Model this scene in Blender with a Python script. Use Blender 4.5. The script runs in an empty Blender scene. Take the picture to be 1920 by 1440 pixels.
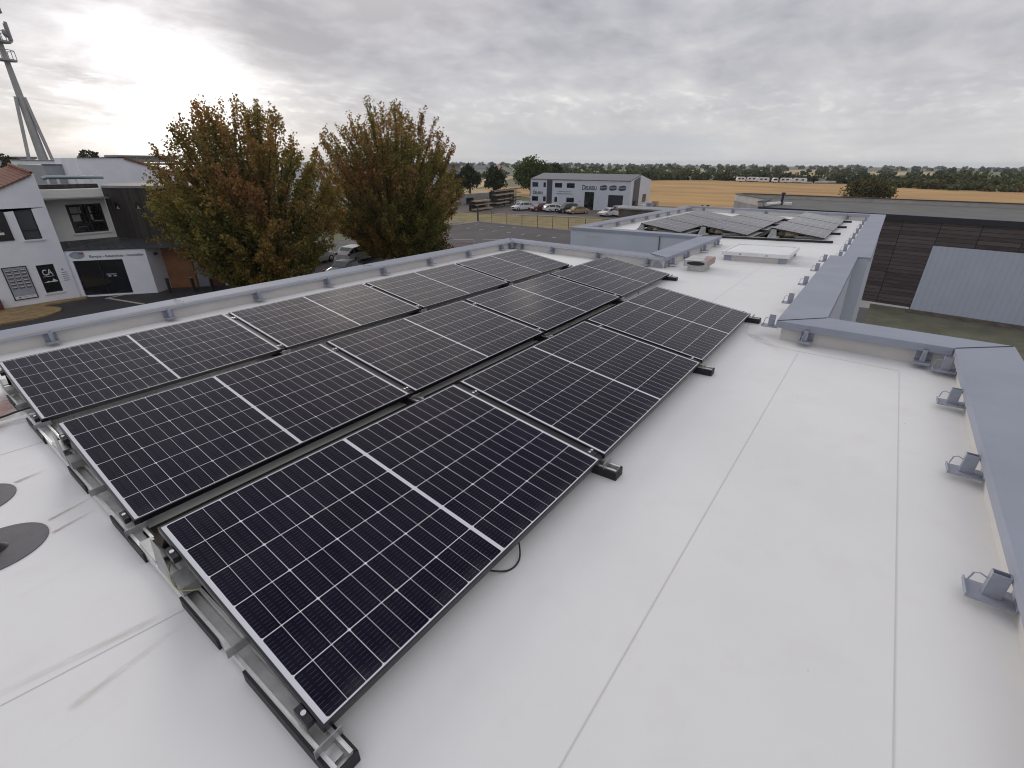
import bpy, math, random
import numpy as np
from mathutils import Matrix, Vector
random.seed(7); RNG = np.random.default_rng(7)
SC = bpy.context.scene
COL = SC.collection
R = math.radians

# ------------------------------------------------------------------ camera
CAMLOC = Vector((-0.33782, -0.93044, 1.61202))
RT = Vector((0.600599, -0.799511, 0.007866)); UP = Vector((0.334413, 0.260125, 0.905816)); FW = Vector((0.726256, 0.541402, -0.423598))
cam = bpy.data.cameras.new('camera'); cam_o = bpy.data.objects.new('camera', cam); COL.objects.link(cam_o)
cam.sensor_width = 36; cam.lens = 36 * 886.589 / 1920; cam.clip_start = 0.05; cam.clip_end = 20000
mw = Matrix((RT, UP, -FW)).transposed().to_4x4(); mw.translation = CAMLOC; cam_o.matrix_world = mw
SC.camera = cam_o
SC.cycles.filter_width = 1.1
SC.view_settings.view_transform = 'Standard'; SC.view_settings.look = 'None'
SC.view_settings.exposure = 0.19; SC.view_settings.gamma = 1

# ------------------------------------------------------------------ node helper
class NT:
    def __init__(s, tree): s.t = tree; s.n = tree.nodes; s.l = tree.links
    def node(s, typ, **kw):
        n = s.n.new(typ)
        for k, v in kw.items(): setattr(n, k, v)
        return n
    def put(s, sock, v):
        if isinstance(v, bpy.types.NodeSocket): s.l.new(v, sock)
        elif v is not None:
            if sock.type == 'RGBA' and len(v) == 3: v = (*v, 1)
            sock.default_value = v
    def math(s, op, a, b=None, c=None, clamp=False):
        n = s.node('ShaderNodeMath', operation=op, use_clamp=clamp)
        for i, x in enumerate((a, b, c)):
            if x is not None: s.put(n.inputs[i], x)
        return n.outputs[0]
    def vmath(s, op, a, b=None):
        n = s.node('ShaderNodeVectorMath', operation=op)
        s.put(n.inputs[0], a)
        if b is not None: s.put(n.inputs[1], b)
        return n.outputs['Value'] if op in ('DOT_PRODUCT', 'LENGTH', 'DISTANCE') else n.outputs[0]
    def noise(s, vec, scale, detail=4, rough=.55, dist=0):
        n = s.node('ShaderNodeTexNoise'); s.put(n.inputs['Vector'], vec)
        n.inputs['Scale'].default_value = scale; n.inputs['Detail'].default_value = detail
        n.inputs['Roughness'].default_value = rough; n.inputs['Distortion'].default_value = dist
        return n.outputs['Fac']
    def ramp(s, fac, stops):
        n = s.node('ShaderNodeValToRGB'); s.put(n.inputs[0], fac); e = n.color_ramp.elements
        while len(e) < len(stops): e.new(.5)
        for el, (p, c) in zip(e, stops):
            el.position = p; el.color = (*c, 1) if len(c) == 3 else c
        return n.outputs[0]
    def mix(s, fac, a, b, blend='MIX'):
        n = s.node('ShaderNodeMix', data_type='RGBA', blend_type=blend)
        s.put(n.inputs[0], fac); s.put(n.inputs[6], a); s.put(n.inputs[7], b)
        return n.outputs[2]
    def mapr(s, v, a, b, c=0, d=1):
        n = s.node('ShaderNodeMapRange'); s.put(n.inputs[0], v)
        for i, x in enumerate((a, b, c, d)): n.inputs[i + 1].default_value = x
        return n.outputs[0]
    def sep(s, v):
        n = s.node('ShaderNodeSeparateXYZ'); s.put(n.inputs[0], v); return n.outputs
    def comb(s, x, y, z):
        n = s.node('ShaderNodeCombineXYZ')
        for i, q in enumerate((x, y, z)): s.put(n.inputs[i], q)
        return n.outputs[0]

# ------------------------------------------------------------------ sky and sun
SUN_AZ, SUN_EL = R(70), R(14)
SUND = Vector((math.cos(SUN_EL) * math.cos(SUN_AZ), math.cos(SUN_EL) * math.sin(SUN_AZ), math.sin(SUN_EL)))
def build_world():
    w = bpy.data.worlds.new('World'); SC.world = w; w.use_nodes = True
    T = NT(w.node_tree); T.n.clear()
    out = T.node('ShaderNodeOutputWorld')
    sky = T.node('ShaderNodeTexSky', sky_type='NISHITA', sun_disc=False)
    sky.sun_elevation = SUN_EL; sky.sun_rotation = R(90) - SUN_AZ
    bg1 = T.node('ShaderNodeBackground'); T.put(bg1.inputs[0], sky.outputs[0]); bg1.inputs[1].default_value = 0.1
    tc = T.node('ShaderNodeTexCoord'); d = T.vmath('NORMALIZE', tc.outputs['Generated'])
    x, y, z = T.sep(d)
    zc = T.math('MAXIMUM', z, 0.0)
    q = T.math('ADD', zc, 0.24)
    p = T.comb(T.math('DIVIDE', x, q), T.math('DIVIDE', y, q), 0.0)
    warp = T.noise(p, .9, 3)
    p2 = T.vmath('ADD', p, T.comb(T.math('MULTIPLY', warp, .4), T.math('MULTIPLY', warp, .3), 0))
    n1 = T.noise(p2, .85, 4, .5)
    n2 = T.noise(p2, 3.0, 6, .56)
    n3 = T.noise(T.vmath('MULTIPLY', p2, (1.0, 1.2, 1.0)), 9.0, 5, .55)
    v = T.math('ADD', T.math('ADD', T.math('MULTIPLY', n1, .56), T.math('MULTIPLY', n2, .35)), T.math('MULTIPLY', n3, .09))
    dm = Vector((math.cos(R(9.5)) * math.cos(R(44)), math.cos(R(9.5)) * math.sin(R(44)), math.sin(R(9.5))))
    dd = T.vmath('SUBTRACT', d, tuple(dm)); ds = T.vmath('LENGTH', T.vmath('MULTIPLY', dd, (1, 1, 2.6)))
    v = T.math('SUBTRACT', v, T.math('MULTIPLY', T.mapr(ds, .08, .46, 1, 0), .085))
    brk = T.math('MULTIPLY', T.mapr(T.math('ABSOLUTE', T.math('SUBTRACT', z, .085)), .0, .05, 1, 0), T.mapr(n3, .52, .62))
    v = T.math('ADD', v, T.math('MULTIPLY', brk, .055))
    cloud = T.ramp(v, [(.36, (.335, .335, .385)), (.45, (.45, .45, .502)), (.53, (.565, .565, .605)), (.60, (.70, .70, .715)), (.68, (1.02, 1.01, .99))])
    # pale low band toward the horizon
    hz = T.math('POWER', T.math('SUBTRACT', 1.0, T.math('MINIMUM', T.math('MULTIPLY', zc, 4.2), 1.0)), 1.6)
    cloud = T.mix(T.math('MULTIPLY', hz, .8), cloud, (.575, .58, .60))
    # long grey bank low on the right
    az = T.math('ARCTAN2', y, x)
    bank = T.math('MULTIPLY', T.mapr(T.math('ABSOLUTE', T.math('SUBTRACT', az, .50)), .16, .27, 1, 0),
                  T.mapr(T.math('ABSOLUTE', T.math('SUBTRACT', T.math('ADD', z, T.math('MULTIPLY', T.math('SUBTRACT', n2, .5), .02)), .030)), .012, .022, 1, 0))
    cloud = T.mix(T.math('MULTIPLY', bank, .75), cloud, (.46, .485, .545))
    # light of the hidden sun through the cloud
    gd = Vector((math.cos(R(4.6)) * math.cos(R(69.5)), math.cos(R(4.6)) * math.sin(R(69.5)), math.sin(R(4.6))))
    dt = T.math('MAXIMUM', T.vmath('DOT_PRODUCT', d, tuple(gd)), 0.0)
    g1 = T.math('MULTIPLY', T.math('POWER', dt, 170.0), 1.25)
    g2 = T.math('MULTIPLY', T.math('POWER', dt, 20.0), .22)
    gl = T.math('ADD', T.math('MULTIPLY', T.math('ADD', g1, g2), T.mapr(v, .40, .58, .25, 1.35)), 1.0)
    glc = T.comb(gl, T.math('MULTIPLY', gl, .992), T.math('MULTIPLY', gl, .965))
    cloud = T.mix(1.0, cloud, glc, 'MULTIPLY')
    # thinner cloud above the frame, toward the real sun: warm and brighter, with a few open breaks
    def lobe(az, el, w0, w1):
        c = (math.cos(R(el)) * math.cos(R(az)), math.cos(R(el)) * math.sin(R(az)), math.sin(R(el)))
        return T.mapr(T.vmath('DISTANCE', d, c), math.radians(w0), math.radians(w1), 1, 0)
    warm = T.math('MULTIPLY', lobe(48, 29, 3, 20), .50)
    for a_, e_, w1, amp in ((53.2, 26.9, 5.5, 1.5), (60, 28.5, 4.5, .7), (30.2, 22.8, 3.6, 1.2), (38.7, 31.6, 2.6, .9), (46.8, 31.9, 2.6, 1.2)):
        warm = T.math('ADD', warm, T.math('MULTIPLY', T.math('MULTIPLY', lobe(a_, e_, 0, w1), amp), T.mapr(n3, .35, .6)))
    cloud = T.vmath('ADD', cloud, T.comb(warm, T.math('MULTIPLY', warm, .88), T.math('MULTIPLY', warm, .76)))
    # overcast is brighter overhead
    zb = T.mapr(zc, .22, .9, 1.0, 1.15)
    cloud = T.vmath('MULTIPLY', cloud, T.comb(zb, zb, zb))
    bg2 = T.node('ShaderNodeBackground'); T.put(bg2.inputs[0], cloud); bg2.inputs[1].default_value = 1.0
    cov = T.mapr(v, .62, .72, .97, .80)
    mx = T.node('ShaderNodeMixShader'); T.put(mx.inputs[0], cov)
    T.l.new(bg1.outputs[0], mx.inputs[1]); T.l.new(bg2.outputs[0], mx.inputs[2])
    T.l.new(mx.outputs[0], out.inputs[0])
build_world()
sl = bpy.data.lights.new('sun', 'SUN'); sl.energy = .9; sl.angle = R(18); sl.color = (1, .93, .84)
so = bpy.data.objects.new('sun', sl); COL.objects.link(so)
so.rotation_euler = SUND.to_track_quat('Z', 'Y').to_euler()

# ------------------------------------------------------------------ materials
def coords(T, kind='Object'):
    return T.node('ShaderNodeTexCoord').outputs[kind]
def mat(name, col, rough=.6, metal=0, var=0, scale=3, bump=0, bscale=40, col2=None, stretch=None, spec=.5, detail=5):
    m = bpy.data.materials.new(name); m.use_nodes = True
    T = NT(m.node_tree); b = m.node_tree.nodes['Principled BSDF']
    b.inputs['Roughness'].default_value = rough; b.inputs['Metallic'].default_value = metal
    b.inputs['Specular IOR Level'].default_value = spec
    if var or col2 or bump:
        P = coords(T)
        if stretch: P = T.vmath('MULTIPLY', P, stretch)
    if var or col2:
        n = T.noise(P, scale, detail, .6)
        c2 = col2 if col2 else tuple(c * (1 - var) for c in col)
        c1 = col if col2 else tuple(min(1, c * (1 + var)) for c in col)
        T.put(b.inputs['Base Color'], T.ramp(n, [(.33, c2), (.67, c1)]))
    else: T.put(b.inputs['Base Color'], col)
    if bump:
        bn = T.node('ShaderNodeBump'); bn.inputs['Strength'].default_value = bump; bn.inputs['Distance'].default_value = .02
        T.put(bn.inputs['Height'], T.noise(P, bscale, 4)); T.l.new(bn.outputs[0], b.inputs['Normal'])
    return m
def ridged(name, col, period, axis=0, rough=.5, amt=.5, var=.08, depth=.02, metal=0, col2=None):
    """sheet with regular ribs (profiled metal, boards): bump + thin joint lines in object space"""
    m = mat(name, col, rough, metal, var=var, scale=.8, col2=col2)
    T = NT(m.node_tree); b = m.node_tree.nodes['Principled BSDF']
    c = T.sep(coords(T))[axis]
    s = T.math('FRACT', T.math('DIVIDE', c, period))
    h = T.mapr(T.math('ABSOLUTE', T.math('SUBTRACT', s, .5)), .32, .48, 1, 0)
    bn = T.node('ShaderNodeBump'); bn.inputs['Strength'].default_value = amt; bn.inputs['Distance'].default_value = depth
    T.put(bn.inputs['Height'], h); T.l.new(bn.outputs[0], b.inputs['Normal'])
    return m

def membrane_mat():
    m = bpy.data.materials.new('roof_membrane'); m.use_nodes = True
    T = NT(m.node_tree); b = m.node_tree.nodes['Principled BSDF']
    P = coords(T)
    big = T.noise(P, .55, 5, .6); mid = T.noise(P, 3.2, 5, .65); fine = T.noise(P, 22, 3)
    c = T.mix(T.mapr(big, .38, .68), (.805, .805, .805), (.745, .745, .745))
    c = T.mix(T.math('MULTIPLY', T.mapr(mid, .54, .80), .30), c, (.64, .62, .585))
    # scuffs: small dark flecks
    vo = T.node('ShaderNodeTexVoronoi'); T.put(vo.inputs['Vector'], T.vmath('MULTIPLY', P, (1, 1.6, 1))); vo.inputs['Scale'].default_value = 2.6
    fl = T.math('MULTIPLY', T.mapr(vo.outputs['Distance'], .010, .026, 1, 0), T.mapr(mid, .47, .53))
    c = T.mix(T.math('MULTIPLY', fl, .62), c, (.30, .28, .25))
    wr = T.noise(T.vmath('MULTIPLY', P, (2.2, .35, 1)), 1.3, 4, .6)
    # faint walked-in streaks across the fall
    st = T.noise(T.vmath('MULTIPLY', P, (.9, 9, 1)), 1.1, 5, .7)
    c = T.mix(T.math('MULTIPLY', T.mapr(st, .62, .80), .18), c, (.55, .53, .48))
    T.put(b.inputs['Base Color'], c)
    T.put(b.inputs['Roughness'], T.mapr(mid, .3, .7, .42, .58))
    bn = T.node('ShaderNodeBump'); bn.inputs['Strength'].default_value = .25; bn.inputs['Distance'].default_value = .01
    T.put(bn.inputs['Height'], T.math('ADD', T.math('ADD', T.noise(P, 2.4, 3), T.math('MULTIPLY', fine, .06)), T.math('MULTIPLY', wr, 1.4)))
    T.l.new(bn.outputs[0], b.inputs['Normal'])
    return m
PL, PW, GAP, TILT = 1.762, 1.134, .052, .17
def cell_mat():
    """third-cut mono cells under glass, from UVs in metres"""
    m = bpy.data.materials.new('solar_cells'); m.use_nodes = True
    T = NT(m.node_tree); b = m.node_tree.nodes['Principled BSDF']
    u, v, _ = T.sep(coords(T, 'UV'))
    end, side, cg = .024, .013, .017
    pu = (PL - 2 * end - cg) / 24; pv = (PW - 2 * side) / 6
    right = T.math('GREATER_THAN', u, PL / 2)
    uu = T.math('SUBTRACT', T.math('SUBTRACT', u, end), T.math('MULTIPLY', right, cg))
    cu = T.math('DIVIDE', uu, pu); cv = T.math('DIVIDE', T.math('SUBTRACT', v, side), pv)
    def dline(c, pitch):     # distance in metres to nearest integer line
        f = T.math('FRACT', c)
        return T.math('MULTIPLY', T.math('MINIMUM', f, T.math('SUBTRACT', 1.0, f)), pitch)
    du, dv = dline(cu, pu), dline(cv, pv); du3 = dline(T.math('DIVIDE', cu, 3.0), pu * 3)
    def lt(a, x): return T.math('LESS_THAN', a, x)
    gap = T.math('MAXIMUM', T.math('MAXIMUM', lt(du, .0008), lt(du3, .0012)), lt(dv, .0017))
    gap = T.math('MAXIMUM', gap, lt(T.math('ADD', du3, dv), .0085))
    gap = T.math('MAXIMUM', gap, lt(T.math('ABSOLUTE', T.math('SUBTRACT', u, PL / 2)), cg / 2))
    marg = T.math('MAXIMUM', T.math('MAXIMUM', lt(u, end), T.math('GREATER_THAN', u, PL - end)),
                  T.math('MAXIMUM', lt(v, side), T.math('GREATER_THAN', v, PW - side)))
    gap = T.math('MAXIMUM', gap, marg)
    bus = lt(dline(T.math('MULTIPLY', cv, 11.0), pv / 11), .0007)
    dash = T.math('LESS_THAN', T.math('FRACT', T.math('MULTIPLY', cu, 2.0)), .72)
    bus = T.math('MULTIPLY', bus, T.math('MULTIPLY', dash, .32))
    # each cell is a little different; dust gathers on the low edge
    wn = T.node('ShaderNodeTexWhiteNoise', noise_dimensions='3D')
    oi = T.node('ShaderNodeObjectInfo')
    T.put(wn.inputs['Vector'], T.comb(T.math('FLOOR', T.math('DIVIDE', cu, 3.0)), T.math('FLOOR', cv), T.math('MULTIPLY', oi.outputs['Random'], 40)))
    cell = T.mix(wn.outputs['Value'], (.0024, .0020, .0115), (.0055, .0038, .0165))
    c = T.mix(bus, cell, (.20, .20, .22))
    c = T.mix(gap, c, (.68, .69, .74))
    dn = T.noise(T.vmath('MULTIPLY', T.comb(u, v, oi.outputs['Random']), (1, 1, 9)), 5, 5, .65)
    dust = T.math('MULTIPLY', T.mapr(dn, .35, .75), .022)
    dust = T.math('ADD', dust, T.math('MULTIPLY', T.mapr(v, .0, .075, 1, 0), T.math('MULTIPLY', T.mapr(dn, .35, .62), .10)))
    c = T.mix(dust, c, (.30, .29, .30))
    # a dropping here and there
    vo = T.node('ShaderNodeTexVoronoi'); T.put(vo.inputs['Vector'], T.comb(u, v, T.math('MULTIPLY', oi.outputs['Random'], 30))); vo.inputs['Scale'].default_value = 1.7
    sp = lt(T.math('ADD', vo.outputs['Distance'], T.math('MULTIPLY', dn, .03)), .032)
    c = T.mix(T.math('MULTIPLY', sp, .7), c, (.5, .5, .48))
    T.put(b.inputs['Base Color'], c)
    b.inputs['IOR'].default_value = 1.45; b.inputs['Specular IOR Level'].default_value = .13; T.put(b.inputs['Specular Tint'], (1, .93, .88))
    T.put(b.inputs['Roughness'], T.math('ADD', T.mapr(dn, .3, .7, .11, .14), T.math('MULTIPLY', dust, .5)))
    return m
def leaf_mat(name, trans=.35):
    m = bpy.data.materials.new(name); m.use_nodes = True
    T = NT(m.node_tree); T.n.clear()
    out = T.node('ShaderNodeOutputMaterial')
    at = T.node('ShaderNodeAttribute'); at.attribute_name = 'leaf'
    d = T.node('ShaderNodeBsdfDiffuse'); T.put(d.inputs[0], at.outputs['Color'])
    t = T.node('ShaderNodeBsdfTranslucent'); T.put(t.inputs[0], at.outputs['Color'])
    g = T.node('ShaderNodeBsdfGlossy'); g.inputs['Roughness'].default_value = .45; T.put(g.inputs[0], (.6, .6, .6))
    mx = T.node('ShaderNodeMixShader'); mx.inputs[0].default_value = trans
    T.l.new(d.outputs[0], mx.inputs[1]); T.l.new(t.outputs[0], mx.inputs[2])
    m2 = T.node('ShaderNodeMixShader'); m2.inputs[0].default_value = .025
    T.l.new(mx.outputs[0], m2.inputs[1]); T.l.new(g.outputs[0], m2.inputs[2])
    T.l.new(m2.outputs[0], out.inputs[0])
    return m
def boards_mat():
    m = bpy.data.materials.new('dark_boards'); m.use_nodes = True
    T = NT(m.node_tree); b = m.node_tree.nodes['Principled BSDF']
    P = coords(T); x, y, z = T.sep(P)
    s = T.math('DIVIDE', z, .24); row = T.math('FLOOR', s); f = T.math('FRACT', s)
    gap = T.math('LESS_THAN', f, .10)
    wn = T.node('ShaderNodeTexWhiteNoise', noise_dimensions='2D')
    T.put(wn.inputs['Vector'], T.comb(row, T.math('FLOOR', T.math('DIVIDE', T.math('ADD', y, T.math('MULTIPLY', row, 0.0)), 1.9)), 0))
    gr = T.mapr(T.noise(T.comb(T.math('MULTIPLY', y, .7), T.math('MULTIPLY', z, 9.0), row), 1.6, 6, .75), .3, .7)
    c = T.mix(T.math('ADD', T.math('MULTIPLY', wn.outputs['Value'], .45), T.math('MULTIPLY', gr, .55)), (.024, .018, .020), (.15, .118, .118))
    jl = T.math('LESS_THAN', T.math('FRACT', T.math('DIVIDE', y, 1.9)), .02)
    c = T.mix(T.math('MAXIMUM', gap, jl), c, (.008, .007, .008))
    T.put(b.inputs['Base Color'], c); b.inputs['Roughness'].default_value = .6
    return m

M = {}
M['membrane'] = membrane_mat(); M['cells'] = cell_mat()
M['upstand'] = mat('upstand_membrane', (.57, .55, .535), .5, var=.07, scale=2.5, bump=.1, bscale=8)
M['coping'] = mat('coping_paint', (.305, .33, .395), .58, var=.06, scale=1.6, bump=.07, bscale=2.2, spec=.16)
M['facade_metal'] = mat('facade_metal', (.50, .535, .60), .42, var=.05, scale=.8)
M['seam'] = mat('seam', (.62, .605, .59), .6)
M['alu'] = mat('aluminium', (.74, .74, .73), .36, .6, var=.12, scale=14)
M['galv'] = mat('galvanised', (.36, .365, .365), .42, .6, var=.22, scale=9)
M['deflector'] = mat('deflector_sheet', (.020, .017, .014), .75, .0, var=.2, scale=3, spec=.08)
M['rubber'] = mat('rubber', (.016, .013, .016), .6)
M['frame'] = mat('black_frame', (.016, .014, .019), .33)
M['bolt'] = mat('steel_bolt', (.75, .75, .75), .25, .9)
M['cable'] = mat('cable', (.012, .012, .012), .45)
M['earth'] = mat('earth_wire', (.34, .33, .12), .5)
M['galv_paint'] = mat('bracket_paint', (.30, .32, .385), .45, var=.10, scale=18)
M['dark_in'] = mat('dark_inside', (.02, .02, .024), .7)
M['patch'] = mat('grey_patch', (.105, .10, .112), .55, var=.12, scale=9, bump=.08, bscale=60)
M['skyl'] = mat('skylight_sheet', (.80, .82, .83), .22, var=.05, scale=2.5)
M['pvc'] = mat('white_plastic', (.74, .74, .74), .4, var=.06, scale=4)
M['vent'] = mat('vent_sheet', (.50, .50, .50), .4, .2, var=.15, scale=6)
M['vent_red'] = mat('vent_red', (.36, .24, .23), .5, var=.2, scale=8)
M['stone'] = mat('ballast_stone', (.34, .28, .22), .8, var=.35, scale=7, bump=.5, bscale=14)
M['paver'] = mat('ballast_paver', (.30, .29, .285), .85, var=.15, scale=12, bump=.3, bscale=40)
M['render_white'] = mat('white_render', (.79, .81, .88), .8, var=.05, scale=.7, bump=.12, bscale=60)
M['render_cream'] = mat('cream_render', (.70, .71, .685), .8, var=.07, scale=.8, bump=.12, bscale=60)
M['render_grey'] = mat('grey_render', (.30, .315, .35), .7, var=.06, scale=.6)
M['glass'] = mat('dark_glass', (.012, .013, .016), .04, spec=.7)
M['glass_soft'] = mat('blind_glass', (.06, .065, .075), .08, spec=.6)
M['win_frame'] = mat('window_frame', (.02, .018, .022), .4)
M['white_trim'] = mat('white_trim', (.70, .70, .71), .5)
M['slate'] = ridged('slate_canopy', (.05, .053, .06), .62, 0, .45, .6, .25, .03)
def plank_mat():
    m = bpy.data.materials.new('weathered_planks'); m.use_nodes = True
    T = NT(m.node_tree); b = m.node_tree.nodes['Principled BSDF']
    x, y, z = T.sep(coords(T)); u = T.math('SUBTRACT', T.math('MULTIPLY', x, 1.25), T.math('MULTIPLY', y, .35)); k = T.math('DIVIDE', u, .22)
    wn = T.node('ShaderNodeTexWhiteNoise', noise_dimensions='1D'); T.put(wn.inputs['W'], T.math('FLOOR', k))
    st = T.noise(T.comb(T.math('MULTIPLY', u, 5.0), T.math('MULTIPLY', z, .45), 0), 1.4, 6, .7)
    c = T.mix(T.math('ADD', T.math('MULTIPLY', wn.outputs['Value'], .35), T.math('MULTIPLY', T.mapr(st, .35, .75), .65)), (.013, .011, .011), (.085, .070, .062))
    c = T.mix(T.math('LESS_THAN', T.math('FRACT', k), .07), c, (.005, .005, .005))
    T.put(b.inputs['Base Color'], c); b.inputs['Roughness'].default_value = .8; return m
M['old_wood'] = plank_mat()
M['new_wood'] = ridged('amber_planks', (.34, .155, .065), .12, 0, .6, .4, .3, .012, col2=(.20, .085, .035))
M['red_wood'] = mat('red_brown_panel', (.10, .034, .022), .5, var=.2, scale=3)
M['tile'] = ridged('clay_tiles', (.26, .105, .065), .21, 0, .8, 1, .4, .05, col2=(.15, .07, .05))
M['grey_door'] = mat('grey_door', (.22, .235, .28), .5, var=.05, scale=2)
M['zinc'] = mat('zinc_duct', (.30, .36, .40), .35, .5)
M['mast'] = mat('mast_concrete', (.36, .355, .36), .7, var=.08, scale=1.2)
M['antenna'] = mat('antenna_grey', (.26, .26, .28), .6)
M['asphalt'] = mat('asphalt', (.075, .069, .073), .85, var=.22, scale=.35, bump=.3, bscale=90)
M['asphalt_dark'] = mat('fresh_asphalt', (.036, .034, .038), .85, var=.2, scale=.8, bump=.3, bscale=90)
M['paint'] = mat('road_paint', (.50, .49, .49), .6, var=.2, scale=5)
M['kerb'] = mat('kerb_stone', (.42, .39, .36), .8, var=.15, scale=4)
M['yard'] = mat('yard_gravel', (.13, .11, .098), .9, var=.3, scale=.5, bump=.4, bscale=30)
M['drygrass'] = mat('dry_grass', (.30, .225, .095), .95, scale=.45, col2=(.17, .145, .060), bump=.5, bscale=12)
M['strawbed'] = mat('straw_bed', (.36, .25, .12), .95, scale=2.2, col2=(.20, .14, .07), bump=.6, bscale=25)
M['lawn'] = mat('lawn', (.155, .155, .105), .95, scale=.9, col2=(.10, .10, .072), bump=.6, bscale=30)
M['soil'] = mat('soil_strip', (.095, .075, .058), .95, var=.5, scale=2)
M['wheat'] = mat('wheat', (.53, .32, .115), .95, scale=.045, col2=(.33, .19, .065), stretch=(1.4, .7, 1), bump=.8, bscale=.8, detail=9)
M['land'] = mat('countryside', (.17, .165, .085), .95, scale=.006, col2=(.085, .105, .05), detail=7)
M['field_green'] = mat('green_field', (.15, .24, .05), .95, var=.15, scale=.03)
M['field_tan'] = mat('tan_field', (.46, .34, .19), .95, var=.2, scale=.03)
M['clad_white'] = ridged('pale_profiled_cladding', (.56, .60, .68), .33, 1, .45, .35, .04, .02)
M['clad_gable'] = ridged('pale_gable_cladding', (.62, .64, .70), .33, 0, .45, .35, .04, .02)
M['clad_dark'] = mat('anthracite_cladding', (.055, .06, .085), .45, var=.06, scale=1)
M['roof_grey'] = ridged('grey_sheet_roof', (.15, .15, .17), .9, 1, .5, .5, .06, .03)
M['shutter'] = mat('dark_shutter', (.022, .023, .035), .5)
M['letters'] = mat('sign_lettering', (.05, .055, .075), .5)
M['letters_grey'] = mat('grey_lettering', (.16, .19, .22), .5)
M['sign_green'] = mat('sign_teal', (.24, .33, .36), .5)
M['sign_red'] = mat('sign_red', (.35, .03, .05), .5)
M['poster_grey'] = mat('poster_grey', (.33, .35, .42), .5, var=.08, scale=4)
M['poster_photo'] = mat('poster_photo', (.09, .08, .09), .5, var=.6, scale=9)
M['boards'] = boards_mat()
M['door_sheet'] = ridged('grey_profiled_sheet', (.47, .515, .62), .30, 1, .5, .55, .03, .03)
M['flat_roof'] = mat('bitumen_roof', (.125, .125, .118), .8, var=.16, scale=.7)
M['flat_coping'] = mat('pale_coping', (.42, .39, .37), .6, var=.12, scale=1.2)
M['conc'] = mat('concrete_wall', (.27, .26, .26), .85, var=.16, scale=.8)
M['shed_wood'] = ridged('shed_planks', (.105, .09, .082), .2, 0, .8, .6, .35, .02)
M['shed_roof'] = mat('shed_roof', (.27, .27, .28), .6, var=.2, scale=.9)
M['timber'] = mat('sawn_timber', (.40, .31, .22), .8, var=.25, scale=3)
M['timber_red'] = mat('red_timber', (.13, .065, .05), .8, var=.3, scale=2)
M['steel_dark'] = mat('dark_steel', (.05, .048, .05), .6)
M['post'] = mat('fence_post', (.06, .058, .05), .7)
M['wire'] = mat('fence_wire', (.12, .12, .11), .6)
M['bark'] = mat('bark', (.07, .052, .042), .9, var=.35, scale=6, bump=.5, bscale=20)
M['leaf_maple'] = leaf_mat('maple_leaf', .42); M['leaf'] = leaf_mat('leaf', .25)
M['tyre'] = mat('tyre', (.015, .015, .015), .8); M['rim'] = mat('rim', (.35, .35, .36), .35, .7)
M['car_glass'] = mat('car_glass', (.02, .023, .027), .05, spec=.7)
M['lamp'] = mat('headlamp', (.6, .62, .64), .15); M['tail'] = mat('tail_lamp', (.28, .02, .02), .25)
M['plate'] = mat('number_plate', (.7, .7, .68), .5)
M['blue'] = mat('blue_container', (.035, .07, .24), .5, var=.1, scale=1)
M['house_wall'] = mat('house_wall', (.52, .50, .46), .8, var=.06, scale=.5)
M['house_roof'] = mat('house_roof', (.30, .14, .10), .85, var=.2, scale=.6)
M['barrier'] = mat('barrier_white', (.62, .56, .54), .5); M['barrier_red'] = mat('barrier_red', (.42, .14, .11), .5)

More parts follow.
